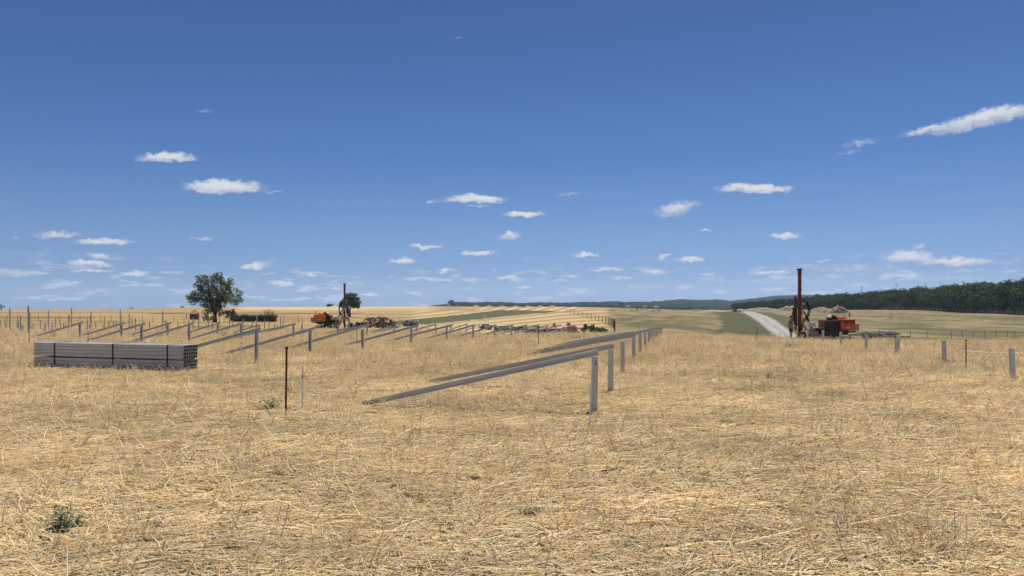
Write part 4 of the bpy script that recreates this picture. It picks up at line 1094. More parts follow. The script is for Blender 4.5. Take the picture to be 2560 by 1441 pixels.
person(pb_, R(-32), stand, 'standing man in grey T-shirt and black shorts beside the right mast', 'greyshirt', 'blackpaint')
squat = dict(pelvis=(-.18, 0, .36), waist=(-.08, 0, .50), chest=(.12, 0, .66), neck=(.26, 0, .70), head=(.36, 0, .70), headtop=(.40, 0, .74), face=(.6, 0, -.8),
    shL=(.16, .18, .66), elL=(.34, .22, .46), wrL=(.48, .14, .30), haL=(.53, .12, .27), shR=(.16, -.18, .66), elR=(.34, -.22, .46), wrR=(.46, -.14, .28), haR=(.50, -.12, .25),
    hipL=(-.16, .10, .34), knL=(.20, .20, .42), anL=(.0, .18, .09), toL=(.16, .19, .04), hipR=(-.16, -.10, .34), knR=(.18, -.22, .38), anR=(-.02, -.18, .09), toR=(.14, -.19, .04))
squat['waist2'] = (-.14, 0, .42)
pb_ = onground(2016, 48.3)
person(pb_, R(-205), squat, 'crouching worker in yellow-green vest and dark trousers at the right mast foot', 'darkcloth2', 'blackpaint', hair='darkmetal', bottom_len='long', scale=1.02)
hv_ = MB(); hv_.add(*ball((-.02, 0, .56), .20, 12, (.62, 1.05, .82))); [o_ for o_ in bpy.data.objects if o_.get('label', '').startswith('crouching')][0]
hv_.build('vest_band', M['hivis'], [o_ for o_ in bpy.data.objects if o_.get('label', '').startswith('crouching')][0], smooth=True)
bend = dict(pelvis=(-.05, 0, .93), waist=(.02, 0, 1.08), chest=(.16, 0, 1.28), neck=(.24, 0, 1.42), head=(.30, 0, 1.53), headtop=(.31, 0, 1.59), face=(.9, 0, -.35),
    shL=(.17, .19, 1.34), elL=(.36, .24, 1.16), wrL=(.54, .16, 1.20), haL=(.61, .14, 1.23), shR=(.17, -.19, 1.34), elR=(.38, -.22, 1.12), wrR=(.58, -.14, 1.08), haR=(.65, -.12, 1.08),
    hipL=(-.05, .10, .90), knL=(.02, .13, .50), anL=(-.05, .14, .09), toL=(.11, .15, .04), hipR=(-.05, -.10, .90), knR=(.06, -.14, .50), anR=(.05, -.16, .09), toR=(.21, -.17, .04))
pb_ = onground(872.5, 84.5)
person(pb_, R(192), bend, 'shirtless man in mint green trousers leaning towards the left mast', None, 'mint', hair='white', bottom_len='long', scale=1.06)

# ------------------------------------------------------------------ pile driving rigs
def rig(loc, rz, mx, label, box_w, text=None, far_=False):
    """mast near the origin, body towards +X*mx; ground at z=0"""
    g_ = empty('pile_driving_rig', loc, rz, label, 'pile driver')
    def B(name, mt, boxes, tubes=(), smooth=False):
        mb = MB()
        for (c_, d_, *r_) in boxes: mb.box((c_[0] * mx, c_[1], c_[2]), d_, rot=((r_[0][0], r_[0][1] * mx, r_[0][2] * mx) if r_ else None), ch=.012)
        for (pt, r_) in tubes: mb.tube([(q[0] * mx, q[1], q[2]) for q in pt], r_, 8)
        return mb.build(name, mt, g_, smooth=smooth)
    mast = B('mast', M['mast'], [((0, 0, 2.75), (.20, .16, 4.5)), ((.0, -.10, 2.75), (.05, .04, 4.4))])
    t_ = MB().box((0, 0, 5.06), (.30, .24, .10), ch=.02).box((0, 0, 4.86), (.22, .18, .34), ch=.01); t_.build('mast_head', M['blackpaint'], mast)
    t_ = MB()
    for k in range(7): t_.box((0, -.12, .9 + k * .55), (.215, .02, .05))
    t_.build('mast_bracket', M['rust'], mast)
    B('lower_mast', M['darkmetal'], [((0, 0, .48), (.17, .17, .95)), ((.0, 0, .06), (.34, .34, .12)), ((.12, 0, .9), (.10, .3, .6)), ((-.14, 0, .35), (.12, .12, .2))])
    # hammer hangs on the side away from the body
    h_ = B('hammer', M['blackpaint'], [((-.30, 0, 1.95), (.19, .24, 1.75)), ((-.43, 0, 1.95), (.14, .2, 1.0)), ((-.30, 0, 2.95), (.12, .14, .45)), ((-.28, 0, .98), (.1, .12, .3))])
    for z in (1.25, 1.72, 2.38): B('carriage_arm', M['darkmetal'], [((-.22, 0, z), (.34, .10, .07))])
    B('hammer_valve', M['white'], [((-.56, -.12, 2.42), (.20, .05, .09))], [([(-.5, -.1, 2.5), (-.68, -.1, 2.45), (-.68, -.1, 2.22), (-.52, -.1, 2.18)], .03)])
    # hydraulic cylinder, stay and hoses
    B('tilt_cylinder', M['darkmetal'], [], [([(.13, 0, 2.5), (.55, 0, 1.6)], .05), ([(.45, 0, 1.85), (.82, 0, .98)], .085)], True)
    B('piston_rod', M['steel'], [], [([(.13, -.06, 2.55), (.2, -.06, 1.2)], .03)], True)
    for k in range(4):
        o_ = k * .05
        B('hose', M['black'], [], [([(.14, -.05 + o_, 3.1 - o_), (.42 + o_, -.05, 2.75), (.58 + o_, -.05, 2.3 - o_), (.50 + o_, -.05, 1.85), (.25, -.05, 1.6 - k * .1), (.15, 0, 1.3)], .022)], True)
    for k in range(3): B('hose', M['black'], [], [([(.12, .05, 1.2 + .1 * k), (.35, -.1, .9 + .1 * k), (.6, -.1, .6), (1.0, -.1, .8)], .022)], True)
    B('control_valve', M['steel'], [((.17, -.1, 2.05), (.10, .1, .35)), ((.2, -.12, 2.65), (.12, .08, .16))])
    # boom and front frame
    B('boom', M['mast'], [((.82, 0, .82), (.85, .34, .12)), ((1.0, 0, .94), (.55, .4, .06))])
    B('front_plate', M['plastic'], [((.95, -.18, .58), (.75, .05, .42), (0, .12, 0))])
    cp = B('control_panel', M['white'], [((.78, -.16, 1.22), (.52, .10, .36), (0, 0, 0))])
    kb = MB()
    for r_ in range(2):
        for c_ in range(4): kb.box(((.62 + c_ * .11) * mx, -.222, 1.14 + r_ * .15), (.04, .02, .05))
    kb.build('control_knobs', M['black'], cp)
    # body
    B('chassis', M['blackpaint'], [((2.2, 0, .66), (1.9, 1.0, .28)), ((2.2, .0, .42), (1.3, .5, .35)), ((1.55, -.35, .95), (.95, .5, .10)), ((1.5, 0, .72), (.5, .8, .36))])
    hs = B('engine_housing', M['blackpaint'], [((2.15, .1, 1.12), (1.0, 1.0, .76))]);
    B('housing_side', M['mast'], [((1.60, .1, 1.14), (.09, .98, .74)), ((2.25, .12, 1.52), (1.1, .9, .05))])
    hb = B('tank_housing', M['orange'], [((3.05 - (box_w - .95) / 2, -.12, 1.20), (box_w, 1.15, .72)), ((3.05 - (box_w - .95) / 2, -.12, 1.575), (box_w + .04, 1.18, .035))])
    hx = (3.05 - (box_w - .95) / 2) * mx
    MB().box((hx, -.703, 1.03), (.26, .02, .10), ch=.008).box((hx, -.7, 1.22), (.002, .01, .5)).build('handle_plate', M['white'], hb)
    MB().box((hx, -.716, 1.03), (.17, .01, .035)).build('handle_slot', M['black'], hb)
    if text:
        t_ = text_mesh(text, .29, M['black'], 'lettering', hb, (hx + .06, -.702, 1.40), (R(90), 0, 0)); t_.scale = (1.15, 1, 1)
    MB().box((hx - .40, -.701, 1.2), (.07, .006, .36)).build('sticker', M['wood'], hb)
    B('engine', M['darkmetal'], [((2.25, 0, 1.66), (.42, .4, .22)), ((2.02, 0, 1.62), (.2, .4, .16))], [([(2.0, -.1, 1.66), (2.05, -.1, 1.80), (2.2, -.1, 1.86), (2.45, -.1, 1.78), (2.55, -.1, 1.6)], .06)], True)
    B('air_filter', M['white'], [], [([(1.93, -.16, 1.74), (2.1, -.16, 1.76)], .10)], True)
    B('red_cover', M['orange'], [((2.85, 0, 1.66), (.30, .4, .14)), ((3.2, .1, 1.62), (.24, .3, .05))])
    B('hose_reel', M['darkmetal'], [], [([(2.95, -.1, 1.62), (3.05, -.1, 1.78), (3.15, -.1, 1.66)], .04)], True)
    B('beacon_pole', M['darkmetal'], [((3.47, 0, 1.88), (.09, .09, .12))], [([(3.47, 0, 1.5), (3.47, 0, 1.95)], .018)])
    B('beacon', M['orangecable'], [], [([(3.47, 0, 1.95), (3.47, 0, 2.04)], .045)], True)
    B('rear_box', M['plastic'], [((3.72, -.05, 1.02), (.42, .8, .44)), ((3.72, -.05, 1.265), (.47, .84, .05))])
    B('tool_tray', M['black'], [((3.5, .1, .72), (.7, .6, .08)), ((2.55, .3, .75), (1.9, .3, .22))])
    # crawler tracks, slanted to the view
    for (cx, cy) in ((1.45, -.15), (2.85, -.15)):
        tb = MB(); n = 22; pts_ = []
        for k in range(n):
            a = 2 * math.pi * k / n; px_ = (.42 if math.cos(a) > 0 else -.42) + math.cos(a) * .17; pts_.append((px_, math.sin(a) * .17 + .17, a))
        for k in range(n):
            x1, z1, _ = pts_[k]; x2, z2, _ = pts_[(k + 1) % n]; ln = math.hypot(x2 - x1, z2 - z1); aa = math.atan2(z2 - z1, x2 - x1)
            m = max(1, int(ln / .07))
            for j in range(m):
                f = (j + .5) / m; tb.box(((cx + x1 + (x2 - x1) * f) * mx, cy, z1 + (z2 - z1) * f), (.055, .32, .035), rot=(0, -aa * mx, 0))
        tr = tb.build('track', M['black'], g_)
        for k in range(4): MB().tube([((cx - .42 + .28 * k) * mx, cy - .12, .17), ((cx - .42 + .28 * k) * mx, cy + .12, .17)], .12, 10).build('track_wheel', M['darkmetal'], tr)
        MB().box((cx * mx, cy - .08, .385), (.95, .34, .035)).build('track_guard', M['white'], tr)
    return g_
pr_ = onground(1999, 50.0)
rig(pr_, 0, 1, 'pile driving rig with orange lettered housing at the right of the field', .95, 'GAYK')
pl_ = onground(861.5, 86.0)
rl = rig(pl_, 0, -1, 'pile driving rig with wide orange housing at left, before the round tree', 1.35, None)
rl.scale = (1.0, 1.0, 1.06)
M['orange_sunlit'] = mat('orange_paint_sunlit', (.72, .16, .035), .45, noise=(3, .12), spec=.4)  # brighter copy of the same orange, sunlight on the housing put into the colour
for o in rl.children:
    if o.name.startswith('tank_housing'): o.data.materials[0] = M['orange_sunlit']
o = steel_beam(at(843.5, 828.5, 84.0), at(868, 749, 84.6), 'long grey profile leaning steeply against the mast of the left rig', None, kind='post')
# hose across the ground under the right rig
hp_ = [at(2057, 854, 48.2) + Vector((0, 0, 0))]
hpp = []
for k in range(14):
    px = 2058 + k * 5.3; q = onground(px, 47.6 + .3 * math.sin(k)); hpp.append(q + Vector((0, 0, .12 + .05 * math.sin(k * .9))))
tag(MB().tube(hpp, .022, 6).build('orange_cable', M['orangecable'], smooth=True), 'orange cable running along the ground under the right rig', 'cable')
tag(MB().tube([(p_.x * 1.0 + .02, p_.y + 2.2, T(p_.x, p_.y + 2.2) + .35 + .05 * math.sin(i_)) for i_, p_ in enumerate(hpp[:5])], .03, 6).build('orange_bar', M['orangecable'], smooth=True), 'short orange bar lying between the tracks of the right rig', 'bar')
# profiles laid on trestles right of the rig
q0 = onground(2130, 51.0)
tr_z = 0.0
lay = [(2133,838,2172,844),(2146,835,2190,843),(2160,832.5,2176,838),(2172,836,2205,843.5),(2184,834,2216,842),(2196,831,2232,841.5),(2208,833,2244,841),(2222,832,2250,838.5)]
for i, (x0, y0, x1, y1) in enumerate(lay):
    a_ = at(x0, y0 - 2, 53.2); b2 = at(x1, y1 - 3, 49.6)
    mbp = MB(); v_ = b2 - a_; w_ = .09; z_ = v_.normalized(); x_ = z_.cross(Vector((0, 0, 1))).normalized()
    o_ = steel_beam(a_, b2, 'grey profile, %s from the left, laid out right of the right rig' % ordn(i), 'profiles laid out beside the right rig', kind='stock', roll=R(-90))
rk = empty('trestle', onground(2195, 51.3), 0, 'low dark rack carrying the laid out profiles beside the right rig', 'rack')
zt = at(2195, 838, 51.3).z - rk.location.z - .06
for (yy, zz) in ((-1.1, -.02), (1.0, .02)):
    MB().box((0, yy, zt + zz), (3.3, .08, .08)).build('rail', M['darkmetal'], rk)
    for xx in (-1.5, 0, 1.5): MB().box((xx, yy, (zt) / 2 - .1), (.06, .06, zt + .15)).build('leg', M['darkmetal'], rk)

# ------------------------------------------------------------------ fences
def wire_fence(name, pts_, h, label, post_r, mt, nw=5, wr=.006, cat='fence', posts_every=1, vert=0, wiremat=None):
    f = empty(name, pts_[0], 0, label, cat); o0 = pts_[0]
    for i, p in enumerate(pts_):
        if i % posts_every == 0: MB().tube([p - o0 + Vector((0, 0, -.2)), p - o0 + Vector((0, 0, h))], post_r, 6).build('post', mt, f)
    wmb = MB()
    for k in range(nw):
        z = h * (k + .5) / nw if nw > 1 else h * .8
        wmb.tube([p - o0 + Vector((0, 0, z)) for p in pts_], wr, 4, cap=False)
    if vert:
        for a_, b_ in zip(pts_[:-1], pts_[1:]):
            for j in range(vert):
                q = a_.lerp(b_, (j + .5) / vert) - o0; wmb.tube([q + Vector((0, 0, .02)), q + Vector((0, 0, h - .03))], wr, 4, cap=False)
    wmb.build('wire_mesh', wiremat or mt, f)
    return f
# curved black fence up the hillside
FP = [(1537,128),(1537,138),(1536,150),(1533,163),(1528,176),(1522,190),(1514,205),(1506,220),(1497,236),(1488,252),(1478,268),(1468,285),(1457,302),(1446,320),(1436,338),(1426,356),(1416,372)]
fp2 = []
for (a_, b_) in zip(FP[:-1], FP[1:]):
    for k in range(3):
        f = k / 3; fp2.append(onground(a_[0] * (1 - f) + b_[0] * f, a_[1] * (1 - f) + b_[1] * f))
fp2.append(onground(*FP[-1]))
fpm = mat('dark_fence_post', (.018, .016, .014), .8)
wire_fence('mesh_fence', fp2, 2.0, 'black mesh fence curving up the hillside right of centre', .10, fpm, nw=6, wr=.008, posts_every=3, vert=2, wiremat=mat('fence_mesh_brown', (.07, .055, .045), .8))
# panels by the hedge
pn = [ground(560 + i * 37.5, 806.5, 100, 150) for i in range(6)]
dm = sum(p.y for p in pn) / 6; pn = [onground(560 + i * 37.5, 133) for i in range(6)]
wire_fence('panel_fence', pn, 1.75, 'row of tall wire mesh panels in front of the green hedge', .035, M['darkmetal'], nw=6, wr=.012, vert=6)
# thin wire fence in the dip at the right
wf = [onground(px, 58 + (px - 2200) * .004) for px in (2196, 2225, 2276, 2318, 2378, 2405, 2433, 2462, 2490, 2519, 2537, 2600)]
wire_fence('wire_fence', wf, .95, 'low thin wire fence in the dip behind the rightmost posts', .016, M['rust'], nw=4, wr=.005)
wf = [onground(px, 62) for px in (1770, 1800, 1836, 1860, 1890, 1921, 1950)]
wire_fence('wire_fence', wf, .9, 'thin wire fence in the dip before the green strip', .014, M['rust'], nw=3, wr=.004)
wf = []
px = 2200
while px < 2640:
    wf.append(onground(px, edge_d(px) - 7)); px += 9.5
wire_fence('post_fence', wf, 1.55, 'pale post and wire fence along the foot of the forest', .07, M['plastic'], nw=3, wr=.012)
wf = [onground(px, 132) for px in range(-60, 500, 26)]
wire_fence('field_fence', wf, 1.3, 'thin post and wire fence crossing behind the posts at far left', .03, M['darkmetal'], nw=3, wr=.012)

# ------------------------------------------------------------------ small things in the fields
def mound(name, px, d, w_, dp, h_, label, cat, mt, seed, group=None, rough=.25):
    n, m = 26, 14; vs = []; fs = []; b_ = onground(px, d)
    for i in range(n + 1):
        for j in range(m + 1):
            u, v = i / n * 2 - 1, j / m * 2 - 1
            r2 = u * u + v * v; z = h_ * max(0, 1 - r2 ** .75) * (1 + rough * 2 * (float(vnoise(np.array(u * 5 + seed), np.array(v * 3.0 + seed), seed)) - .5)) + h_ * rough * .8 * (float(vnoise(np.array(u * 14 + seed), np.array(v * 9.0), seed)) - .5) * max(0, 1 - r2)
            x, y = u * w_ / 2, v * dp / 2; vs.append((x, y, z + T(b_.x + x, b_.y + y) - b_.z - .08))
    for i in range(n):
        for j in range(m): a_ = i * (m + 1) + j; fs.append((a_, a_ + m + 1, a_ + m + 2, a_ + 1))
    me = bpy.data.meshes.new(name); me.from_pydata(vs, [], fs); me.materials.append(mt); me.polygons.foreach_set('use_smooth', [True] * len(me.polygons)); me.update()
    return tag(link(name, me, None, b_), label, cat, group)
for i, px in enumerate((1190, 1222, 1255, 1289, 1320, 1350, 1381)):
    mound('hay_heap', px, 640, 8.5, 7, 1.9 - .05 * i, 'pointed heap of straw on the middle skyline, %s from the left' % ordn(i), 'straw heap', M['haymound'], i + 3, 'straw heaps along the middle skyline', .05)
for i, (px, d, w_, h_, lab) in enumerate([(1905, 470, 30, 2.6, 'low brown earth mound on the skyline right of the road end'), (1975, 455, 22, 3.2, 'rubbly earth mound behind the black hammer of the right rig'), (2060, 330, 22, 2.5, 'long earth mound right of the red mast'),
      (2096, 318, 12, 3.1, 'pale stony earth mound with a dark stump, right end of the mounds'), (1852, 470, 24, 1.8, 'low dry bank left of the gravel road end'), (1780, 460, 20, 1.6, 'hump of dry hay on the skyline above the green strip'),
      (1745, 500, 14, 1.7, 'small hay hump on the skyline left of the green strip'), (1530, 390, 6, .8, 'small brown earth pile behind the top of the black fence'), (1635, 400, 8, 1.0, 'small earth pile left of the right wooden tripod'), (1585, 400, 6, .8, 'small earth pile at the left wooden tripod')]):
    mound('earth_mound', px, d, w_, w_ * .35, h_, lab, 'mound', M['dirt'] if i != 5 else M['haymound'], 20 + i)
for i, (px, d) in enumerate([(1592.5, 400), (1647, 400)]):
    e = empty('wooden_tripod', onground(px, d), 0, 'dark wooden tripod in the far field, %s of the two' % ('left' if i == 0 else 'right'), 'tripod')
    hh = 2.2 if i == 0 else 1.7
    for (a_, b_) in ((-.9, 0), (.9, .1), (0, .9)): MB().tube([(a_, b_, -.1), (.1 * -a_, 0, hh)], .11, 6).build('leg', M['oldwood'], e)
e = empty('fallen_branch', onground(2226, 215), 0, 'dark forked branch lying in the dry field left of the forest', 'branch')
MB().tube([(-1.1, 0, .1), (0, .1, .5), (.5, 0, 1.0)], [.06, .08, .04], 6).build('limb', M['oldwood'], e); MB().tube([(.55, 0, 0), (.35, 0, .8)], [.07, .05], 6).build('limb', M['oldwood'], e)
# brick hut with hipped roof
e = empty('brick_hut', onground(486.5, 190), R(18), 'small brick hut with pointed brown roof left of the large tree', 'hut')
MB().box((0, 0, .75), (2.2, 2.0, 1.6)).build('wall', M['brick'], e)
mb = MB(); mb.add([(-1.5, -1.4, 1.5), (1.5, -1.4, 1.5), (1.5, 1.4, 1.5), (-1.5, 1.4, 1.5), (-.15, 0, 2.65), (.15, 0, 2.65)], [(0, 1, 5, 4), (1, 2, 5), (2, 3, 4, 5), (3, 0, 4), (3, 2, 1, 0)]); mb.build('roof', M['thatch'], e)
MB().box((0, 0, 1.46), (2.35, 2.15, .1)).build('eaves', M['oldwood'], e); MB().box((-.2, -1.01, .65), (.7, .04, 1.3)).build('door', M['oldwood'], e)
MB().tube([(-1.9, -.6, 0), (-1.9, -.6, 1.3)], .1, 6).build('gate_post', M['oldwood'], e)
# heap of torn-out roots and branches
e = empty('root_heap', onground(945, 97), 0, 'heap of tangled dark branches and roots right of the left rig', 'branch heap')
g = random.Random(9); cols = [M['oldwood'], M['rust'], mat('grey_bleached_root', (.26, .22, .18), .85), M['bark']]
nb = 0
for k in range(290):
    a = g.uniform(-1, 1); x = a * 2.5; top_ = 1.45 * math.sqrt(max(0, 1 - a * a)) ; z = g.uniform(0.02, 1) * top_ ; y = g.uniform(-.9, .9)
    an = g.uniform(0, 3.14); el_ = g.uniform(-.6, .9); ln = g.uniform(.25, .7); d_ = Vector((math.cos(an) * math.cos(el_), math.sin(an) * math.cos(el_), math.sin(el_))) * ln
    p = Vector((x, y, z)); MB().tube([p - d_ / 2, p + Vector((g.uniform(-.08, .08), 0, g.uniform(-.05, .1))), p + d_ / 2], [.085 * g.uniform(.6, 1.5), .07, .03], 5).build('branch', cols[k % 4] if k % 4 != 2 or k % 3 == 0 else cols[0], e)
# wrapped stores by the rig and in the row
def store(px, d, w_, h_, label, seed, n=7):
    e = empty('wrapped_stores', onground(px, d), 0, label, 'stack'); g = random.Random(seed)
    for k in range(n):
        x = -w_ / 2 + w_ * (k + .5) / n; hh = h_ * g.uniform(.55, 1)
        MB().box((x, g.uniform(-.2, .2), hh / 2 - .05), (w_ / n * .9, .8, hh + .1), ch=.04).build('package', M['blackpaint'] if g.random() < .65 else M['plastic'], e)
        if g.random() < .7: MB().box((x, -.42, hh * .6), (w_ / n * .5, .03, hh * .18)).build('label', M['white'], e)
store(886, 90, 1.6, .85, 'black and white wrapped packages next to the shirtless man', 3, 5)
store(1027, 118, 2.6, 1.1, 'black packages with white tags right of the branch heap', 5, 6)
# lamp mast
e = empty('lamp_mast', onground(1213, 205), 0, 'thin pole with a cluster of white lamps rising from the valley', 'lamp mast')
hh = EYE - (792 - HZ) * 205 / F - e.location.z
MB().tube([(0, 0, -.2), (0, 0, hh)], .06, 6).build('pole', M['plastic'], e)
MB().box((0, 0, hh), (.9, .06, .06)).build('crossbar', M['plastic'], e)
for (x, z) in ((-.36, .14), (.36, .14), (-.2, -.16), (.22, -.14)): MB().box((x, -.06, hh + z), (.32, .12, .24), ch=.03).build('lamp', M['white'], e)
# shelters and vehicles in the valley
def shelter(px, d, w_, dp, h_, label, roof, front, rot=0):
    e = empty('shelter', onground(px, d), rot, label, 'shelter')
    mb = MB(); mb.add([(-w_/2, -dp/2, h_*.72), (w_/2, -dp/2, h_*.72), (w_/2, dp/2, h_*.72), (-w_/2, dp/2, h_*.72), (-w_/2, 0, h_), (w_/2, 0, h_)], [(0, 1, 5, 4), (2, 3, 4, 5), (1, 2, 5), (3, 0, 4), (3, 2, 1, 0)])
    mb.build('roof', roof, e)
    MB().box((0, 0, h_ * .35), (w_ * .96, dp * .94, h_ * .74)).build('wall', front, e)
    MB().box((w_ * .1, -dp * .47 - .02, h_ * .3), (w_ * .22, .05, h_ * .55)).build('door', M['plastic'], e)
    MB().box((-w_ * .28, -dp * .47 - .02, h_ * .42), (w_ * .2, .05, h_ * .26)).build('window', M['blackpaint'], e)
M['darkcloth'] = mat('dark_awning', (.05, .05, .06), .8)
shelter(1349, 181, 5.0, 3, 1.7, 'long low dark shelter with grey roof, left of the red ones', M['dirt'], M['darkcloth'])
shelter(1383, 184, 3.9, 3, 1.9, 'red roofed shelter with dark front in the valley', M['redpanel'], M['darkcloth'], .1)
shelter(1405, 180, 2.9, 3, 2.0, 'red roofed shelter with white front in the valley', M['redpanel'], M['white'])
e = empty('red_container', onground(1429, 178), 0, 'red container with a white end standing at the right of the shelters', 'container')
MB().box((0, 0, .8), (2.0, 2.4, 1.8), ch=.04).build('body', M['redpanel'], e); MB().box((1.25, .1, 1.0), (.45, 2.0, 1.3), ch=.03).build('white_end', M['white'], e)
for k in range(5): MB().box((-.84 + .42 * k, -1.22, .8), (.05, .05, 1.6)).build('rib', M['redpanel'], e)
def car(px, d, label, mt, w_=4.3, rz=0.0, dz=0.0):
    e = empty('parked_car', onground(px, d) + Vector((0, 0, dz)), rz, label, 'car')
    mb = MB(); prof = [(-2.15, .35), (-2.15, .85), (-1.5, .95), (-1.0, 1.42), (.7, 1.45), (1.4, .98), (2.1, .85), (2.15, .35)]; n = len(prof); s = w_ / 4.3
    vs = [(x * s, -.85, z) for x, z in prof] + [(x * s, .85, z) for x, z in prof]; fs = [tuple(range(n))[::-1], tuple(range(n, 2 * n))] + [(i, (i + 1) % n, (i + 1) % n + n, i + n) for i in range(n)]
    mb.add(vs, fs); bd_ = mb.build('body', mt, e)
    for x in (-.55, .45): MB().box((x * s, -.86, 1.16), (.75 * s, .03, .34), ch=.01).build('window', M['black'], bd_)
    MB().box((-1.28 * s, 0, 1.2), (.06, 1.4, .4), rot=(0, .75, 0)).build('windscreen', M['black'], bd_)
    for x in (-1.35, 1.35):
        for y in (-.8, .8): MB().tube([(x * s, y - .1, .33), (x * s, y + .1, .33)], .33, 12).build('wheel', M['black'], e)
    return e
car(1216, 205, 'white car at the left, partly hidden below the lamp mast', M['white'])
car(1256, 205, 'white pickup with dark windows between the beams in the valley', M['white'], 4.8, .15)
car(1328, 186, 'pale car just left of the long dark shelter', M['plastic'], 4.2, .3)
car(1838.5, 430, 'dark car with open white trailer at the far end of the gravel road', M['darkmetal'], 4.4, .5)
e = empty('white_trailer', onground(1853, 425), -.1, 'white trailer parked behind the dark car at the road end', 'trailer'); MB().box((0, 0, .9), (4.6, 2, .6), ch=.05).build('body', M['white'], e); MB().tube([(-.6, -1.0, .35), (-.6, -.8, .35)], .35, 10).build('wheel', M['black'], e)
# white posts by the skyline tree
e = empty('white_portal', onground(1120, 660), 0, 'white portal of three posts left of the small skyline tree', 'portal')
for x in (-1.0, .1, 1.1): MB().box((x, 0, 1.4), (.5, .5, 3.0)).build('post', M['white'], e)
MB().box((0, 0, 3.0), (2.7, .5, .25)).build('lintel', M['white'], e)
M['yellow'] = mat('yellow_machine_paint', (.6, .4, .05), .5)
e = empty('yellow_machine', onground(1141.5, 660), 0, 'tiny yellow machine on the skyline right of the small tree', 'machine'); MB().box((0, 0, .8), (1.8, 1.4, .9), ch=.1).box((.3, 0, 1.5), (.9, 1.2, .7), ch=.1).build('body', M['yellow'], e)
for x in (-.6, .6): MB().tube([(x, -.8, .3), (x, -.6, .3)], .35, 8).build('wheel', M['black'], e)
# farm buildings far off
for i, (px, row, w_, h_, d) in enumerate([(1569, 767.5, 7, 1.5, 1120), (1612, 767.5, 5, 1.4, 1120), (1640, 769, 8, 1.5, 1100)]):
    b_ = at(px, row, d); e = empty('farm_shed', b_ - Vector((0, 0, h_ * .6)), .05 * i, 'long pale farm shed on the horizon, %s from the left' % ordn(i), 'shed', 'farm sheds on the horizon')
    MB().box((0, 0, 0), (w_, 6, h_ * 2)).build('wall', M['wood'], e)
    mb = MB(); mb.add([(-w_/2, -3.4, h_), (w_/2, -3.4, h_), (w_/2, 3.4, h_), (-w_/2, 3.4, h_), (-w_/2, 0, h_ + 1.3), (w_/2, 0, h_ + 1.3)], [(0, 1, 5, 4), (2, 3, 4, 5), (1, 2, 5), (3, 0, 4), (3, 2, 1, 0)]); mb.build('roof', M['dirt'], e)
make_tree('far_tree', at(1554, 768, 1120) - Vector((0, 0, 0)), 9, 9, 1, 333, 'pale rounded tree above the dark wood on the middle horizon', 20, 60, .5, trunk_r=.4, cr=.16, limbs=False)

# ------------------------------------------------------------------ wind turbines
for i, (px, hub, bl, a0, yw) in enumerate([(2153.5, 717.5, 9, 150, 80), (2240.5, 710, 9.5, 35, 20), (2313.5, 709, 11, 40, 40), (2350.5, 708, 13, 32, 65), (2379.5, 709, 7, 100, 80), (2443.5, 707.5, 14, 30, 60), (2461.5, 706, 9, 90, 70), (2552, 694.5, 10, 75, 55)]):
    d = 4300; hb_ = at(px, hub, d); zg = float(hillz(px, d)) - 4
    e = empty('wind_turbine', (hb_.x, d, zg), 0, 'distant white wind turbine above the forest, %s from the left' % ordn(i), 'wind turbine', 'wind turbines on the horizon')
    H = hb_.z - zg; L_ = bl * d / F
    MB().tube([(0, 0, 0), (0, 0, H)], [2.6, 1.5], 8).build('tower', M['turbine'], e)
    MB().box((0, 0, H + .6), (3.4, 8, 3.4), ch=.4).build('nacelle', M['turbine'], e)
    hub_e = MB().tube([(0, -4, H + .6), (0, -6.5, H + .6)], [2, 1.1], 8).build('hub', M['turbine'], e)
    for k in range(3):
        a = R(a0 + 120 * k); cy_ = math.cos(R(yw))
        mb = MB(); dx, dz = math.cos(a) * L_ * (.45 + .55 * cy_), math.sin(a) * L_
        mb.tube([(0, -5.4, H + .6), (dx * .3, -5.4, H + .6 + dz * .3), (dx, -5.4, H + .6 + dz)], [1.0, 1.3, .3], 5).build('blade', M['turbine'], hub_e)

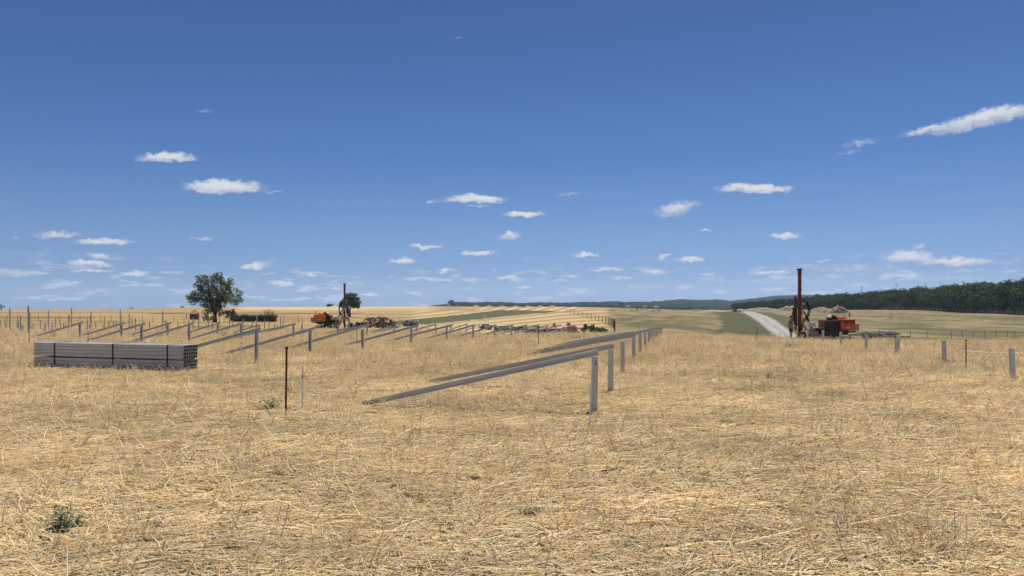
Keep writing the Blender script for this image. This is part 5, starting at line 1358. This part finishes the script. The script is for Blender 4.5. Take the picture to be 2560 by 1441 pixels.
# ------------------------------------------------------------------ weeds
def weed(px, row, size, label, seed, n=26, d=None):
    b_ = ground(px, row, 2.0) if d is None else onground(px, d)
    g = np.random.default_rng(seed); Vs = []; Fs = []; Cs = []; k = 0
    for i in range(n):
        a = g.uniform(0, 6.28); el_ = g.uniform(.25, 1.3); L_ = size * g.uniform(.5, 1.0); w_ = size * g.uniform(.035, .07)
        d_ = np.array([math.cos(a) * math.cos(el_), math.sin(a) * math.cos(el_), math.sin(el_)]); sd = np.array([-math.sin(a), math.cos(a), 0])
        for s in range(4):
            p = d_ * L_ * (s + 1) / 4
            for q in range(2):
                aa = g.uniform(0, 6.28); ld = (d_ * .5 + np.array([math.cos(aa), math.sin(aa), g.uniform(-.3, .6)])) * size * g.uniform(.12, .28); ls = np.cross(ld, [0, 0, 1.0]); ls = ls / (np.linalg.norm(ls) + 1e-6) * w_
                Vs += [p, p + ld * .5 + ls, p + ld + np.array([0, 0, -.2 * size * .2]), p + ld * .5 - ls]; Fs.append([k, k + 1, k + 2, k + 3]); k += 4
                Cs += [np.array([1, 1, 1]) * g.uniform(.6, 1.35)] * 4
        Vs += [np.zeros(3) - sd * .002, np.zeros(3) + sd * .002, d_ * L_ + sd * .001, d_ * L_ - sd * .001]; Fs.append([k, k + 1, k + 2, k + 3]); k += 4; Cs += [np.array([1.2, 1.1, .7])] * 4
    o = link('weed_plant', mesh_np('weed_plant', np.array(Vs), np.array(Fs), [M['weed']], colors=np.array(Cs)), None, b_ + Vector((0, 0, .02)))
    return tag(o, label, 'weed', 'green weeds in the straw')
weed(165, 1338, .19, 'dark green leafy weed in the straw, lower left corner', 1, 34)
weed(678, 1030, .26, 'grey green weed in the straw left of the thick rusty rod', 2, 26)
weed(1975, 877, .42, 'green weed in the straw below the standing man', 3, 20)
weed(1920, 950, .18, 'small green weed right of centre, below the green strip', 4, 14)
weed(2275, 1090, .12, 'tiny dark weed in the straw at right, below the fourth post', 5, 10)
weed(1330, 1298, .12, 'faint green weed in the straw, lower middle', 6, 14)
weed(1802, 960, .14, 'tiny grey green weed right of the centre row', 7, 12)
weed(2530, 1140, .14, 'faint weed close to the right edge of the straw', 8, 12)
g = random.Random(31)
for i in range(14):
    px = g.uniform(120, 1450); d = g.uniform(34, 50)
    weed(px, 0, g.uniform(.3, .5), 'pale green weed tuft among the posts, %s from the left' % ordn(i), 40 + i, 16, d=d)
# name ordinals from left to right
wl = sorted([o for o in bpy.data.objects if o.get('label', '').startswith('pale green weed tuft')], key=lambda o: o.location.x / o.location.y)
for i, o in enumerate(wl): o['label'] = 'pale green weed tuft among the posts, %s from the left' % ordn(i)

# ------------------------------------------------------------------ haze
hz = MB().box((0, 0, 0), (13800, 13800, 270)).build('haze', None)
hz.location = (0, 0, 140 - 121)
hz.location.z = -116 + 135
hmz = bpy.data.materials.new('thin_haze'); hmz.use_nodes = True; nt = hmz.node_tree; nt.nodes.clear()
ho = nt.nodes.new('ShaderNodeOutputMaterial'); pv = nt.nodes.new('ShaderNodeVolumePrincipled')
pv.inputs['Color'].default_value = (.58, .74, 1, 1); pv.inputs['Density'].default_value = 9e-5; pv.inputs['Anisotropy'].default_value = .2
nt.links.new(pv.outputs[0], ho.inputs['Volume'])
hz.data.materials.append(hmz); tag(hz, kind='stuff'); tag(hz, 'thin blue haze over the whole landscape', 'haze')
